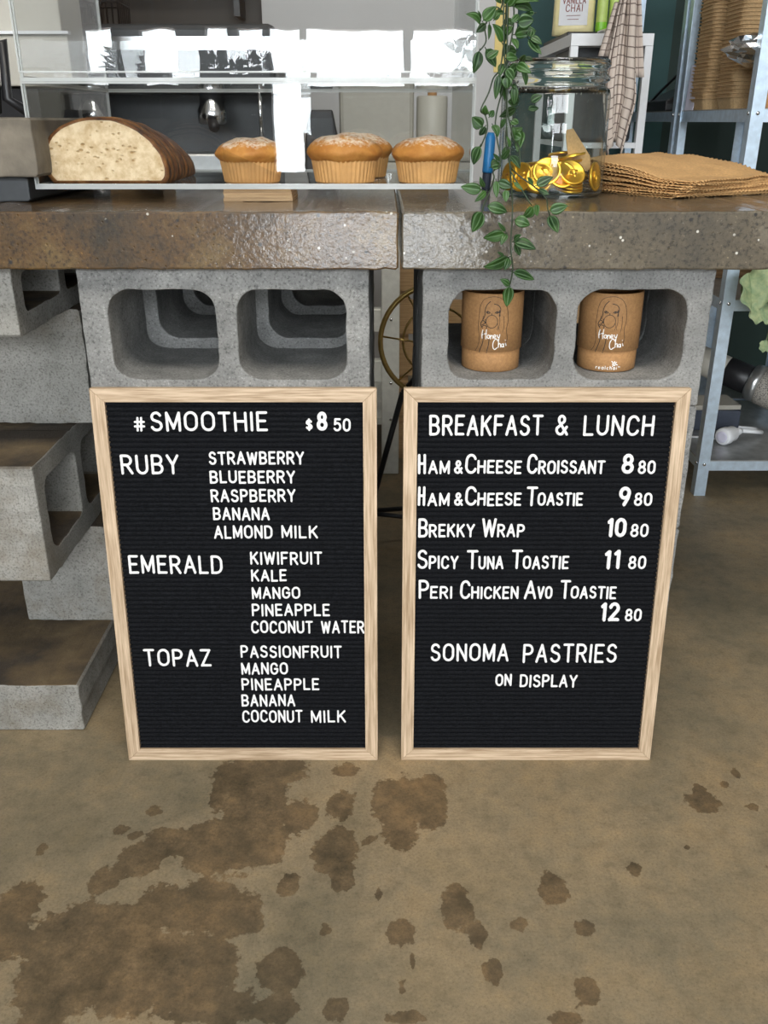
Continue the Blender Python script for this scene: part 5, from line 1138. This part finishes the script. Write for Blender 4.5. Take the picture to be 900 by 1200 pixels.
MB().tube([(-0.155, 0.01, 0.075), (-0.07, -0.03, 0.10), (0.2, -0.05, 0.20)], 0.006, 8).build('brace', 'black', bc)
MB().box(0.02, 0.55, -0.08, 0.12, 0.30, 0.315).build('deck', 'oak_dark', bc)
MB().box(0.50, 0.515, -0.06, 0.10, 0.005, 0.30).build('end_panel', 'oak_dark', bc)
root = empty('wooden_crate', (0.34, 1.42, 0), 'pale timber crate behind the brown tubes, glimpsed through the right pier', 'crate')
for k, z in enumerate((0.02, 0.14, 0.26, 0.38, 0.50)):
    MB().box(-0.30, 0.24, -0.10, -0.088, z, z + 0.095).build('slat', 'pine', root)
for x in (-0.30, 0.21): MB().box(x, x + 0.03, -0.086, 0.10, 0, 0.60).build('end_board', 'pine', root)
MB().box(-0.27, 0.21, -0.086, 0.10, 0.0, 0.015).build('floor_board', 'pine', root)

# planters on the shopfront sill, mirrored in the clear case
random.seed(21)
for k, (px_, hh) in enumerate(((-1.66, 0.10), (-1.07, 0.06), (-0.86, 0.11))):
    root = empty('window_planter', (px_, -4.88, 1.14), ('bushy dark planter on the shopfront sill at the far left of its row', 'low dark planter in the middle of the shopfront sill row', 'bushy dark planter on the shopfront sill nearest the door')[k], 'planter', 'planters on the shopfront sill')
    MB().prism([(-0.075, 0), (0.075, 0), (0.095, 0.10), (-0.095, 0.10)], -0.07, 0.07).build('box', 'black', root, bevel=0.004)
    fo_ = MB()
    for q in range(110):
        a = random.uniform(0, 2 * PI); L = random.uniform(0.05, 0.09); r0 = random.uniform(0, 0.07)
        c = Vector((r0 * math.cos(a), r0 * 0.7 * math.sin(a), 0.10 + random.uniform(0, hh))); d = Vector((math.cos(a), 0.7 * math.sin(a), random.uniform(-0.2, 1.1))).normalized()
        s_ = d.orthogonal().normalized() * 0.012
        fo_.add([c, c + d * L * 0.5 + s_, c + d * L, c + d * L * 0.5 - s_], [(0, 1, 2, 3)])
    fo_.build('foliage', 'stem', root)
MB_sill = MB().box(-2.35, -0.78, -4.998, -4.78, 1.1, 1.1398); struct(MB_sill.build('trim_2', 'frame_brown'))

# ------------------------------------------------------------------ behind the pastry case
ZT = 0.8003
# espresso machine
em = empty('espresso_machine', (-0.62, 1.42, ZT), 'dark espresso machine behind the clear pastry case', 'espresso machine')
MB().box(-0.30, 0.34, -0.06, 0.28, 0.20, 0.36).build('head', 'charcoal', em, bevel=0.015)
MB().box(-0.28, 0.32, 0.10, 0.27, 0.04, 0.21).build('rear_body', 'charcoal', em, bevel=0.01)
MB().box(-0.30, 0.34, -0.10, 0.28, 0.008, 0.055).build('drip_tray', 'steel', em, bevel=0.006)
MB().box(-0.30, 0.34, -0.062, -0.058, 0.30, 0.33).build('trim_strip', 'chrome', em)
for x in (-0.16, 0.16):
    g = MB().lathe([(0, 0.125), (0.036, 0.125), (0.04, 0.13), (0.04, 0.16), (0.032, 0.175), (0.032, 0.21), (0, 0.21)], 28, (x, 0.0, 0)).build('group_head', 'chrome', em)
    MB().tube([(x, -0.03, 0.14), (x + 0.01, -0.075, 0.135), (x + 0.03, -0.16, 0.12)], [0.009, 0.012, 0.014], 12).build('handle', 'black', g)
MB().tube([(0.29, -0.05, 0.22), (0.30, -0.09, 0.19), (0.30, -0.09, 0.08)], 0.005, 8).build('steam_wand', 'chrome', em)
for x in (-0.27, 0.31): MB().lathe([(0, 0), (0.015, 0), (0.015, 0.01), (0, 0.01)], 14, (x, -0.07, 0)).build('foot', 'black', em)
wb = MB()
for k in range(13): wb.tube([(-0.09 + k * 0.015, -0.06, 0.0), (-0.095 + k * 0.0158, -0.066, 0.16)], 0.0016, 5)
for k in range(9): wb.tube([(0.09, -0.06 + k * 0.015, 0.0), (0.095, -0.066 + k * 0.0165, 0.16)], 0.0016, 5); wb.tube([(-0.09, -0.06 + k * 0.015, 0.0), (-0.095, -0.066 + k * 0.0165, 0.16)], 0.0016, 5)
for k in range(13): wb.tube([(-0.09 + k * 0.015, 0.06, 0.0), (-0.095 + k * 0.0158, 0.066, 0.16)], 0.0016, 5); wb.tube([(-0.09 + k * 0.015, -0.06, 0.002), (-0.09 + k * 0.015, 0.06, 0.002)], 0.0016, 5)
for z, a, b in ((0.002, 0.09, 0.06), (0.055, 0.092, 0.062), (0.11, 0.094, 0.064), (0.16, 0.0955, 0.0665)): wb.tube([(-a, -b, z), (a, -b, z), (a, b, z), (-a, b, z), (-a, -b, z)], 0.0026, 6)
o = wb.build('wire_basket', 'black', None, (-0.79, 1.53, ZT + 0.363)); tag(o, 'black wire basket standing on top of the espresso machine at its left end', 'basket')
sh = empty('wood_reflection_shelf', (-0.66, 2.24, 1.36), 'brown timber shelf added as the reflected wood band above the espresso machine', 'reflected band')  # added shelf, stands in for a band of wood mirrored in the case
MB().box(-0.42, 0.22, 0, 0.158, 0, 0.055).build('board', 'oak_dark', sh, bevel=0.002)
for x in (-0.35, 0.15): MB().box(x, x + 0.02, 0.02, 0.158, -0.10, -0.0003).build('bracket', 'black', sh)
bg = empty('beige_cabinet', (-0.98, 1.02, 0), 'tall beige cabinet at the far left behind the raised slab', 'cabinet')
MB().box(-0.60, 0.27, 0.0, 0.16, 1.005, 1.75).build('body', 'beige', bg, bevel=0.004)
MB().box(-0.61, 0.285, -0.012, -0.0003, 1.005, 1.105).build('lower_flap', 'beige', bg, bevel=0.003)
MB().box(-0.62, 0.29, -0.02, -0.0003, 1.108, 1.114).build('seam_strip', 'white', bg)
MB().box(-0.60, 0.20, 0.0, 0.15, 0.0, 1.0).build('lower_body', 'black_matt', bg)
o = MB().tube([(0, 0, 0), (0.01, -0.01, 0.05), (-0.02, -0.02, 0.09), (0.03, -0.01, 0.10), (0.02, 0, 0.02), (0.05, 0.0, 0.0)], 0.008, 8).build('hose', 'black', None, (-0.72, 0.62, 0.83)); o.location = (-0.62, 0.36, 0.9465)
tag(o, 'looped black hose lying on the raised slab behind the case', 'hose')
# till terminal facing the staff, seen from its back
ps = empty('till_terminal', (-0.02, 1.46, ZT), 'beige till terminal seen from behind through the case, right of centre', 'till')
MB().prism([(-0.10, 0.03), (0.10, 0.03), (0.10, 0.215), (-0.10, 0.215)], -0.05, 0.03).build('housing', 'beige_grey', ps, bevel=0.012)
MB().box(-0.06, 0.05, -0.06, 0.01, 0.2153, 0.262).build('head', 'beige_grey', ps, bevel=0.006)
MB().box(-0.11, 0.12, -0.08, 0.08, 0.0, 0.03).build('base', 'beige_grey', ps, bevel=0.006)
MB().lathe([(0.006, 0), (0.008, -0.002), (0.010, 0)], 16, (0.03, -0.0605, 0.24), axis=Matrix.Rotation(-PI / 2, 3, 'X')).build('lock', 'chrome', ps)
root = empty('paper_roll_stack', (0.13, 1.45, ZT), 'cream paper roll standing beside the beige till', 'paper roll')
MB().lathe([(0, 0), (0.04, 0), (0.042, 0.003), (0.042, 0.19), (0.039, 0.195), (0.012, 0.195), (0.012, 0.18), (0, 0.18)], 32).build('roll', 'beige', root)
MB().lathe([(0.0125, 0.15), (0.0125, 0.21), (0.010, 0.21), (0.010, 0.15)], 20).build('core', 'kraft', root)
root = empty('card_reader', (-0.165, 1.36, ZT), 'small black card reader beside the till behind the middle muffin', 'card reader')
MB().prism([(-0.045, 0), (0.045, 0), (0.042, 0.10), (0.03, 0.16), (-0.03, 0.16), (-0.042, 0.09)], -0.015, 0.015).build('body', 'black', root, bevel=0.004)
MB().box(-0.03, 0.03, -0.0165, -0.015, 0.09, 0.14).build('screen', 'charcoal', root)
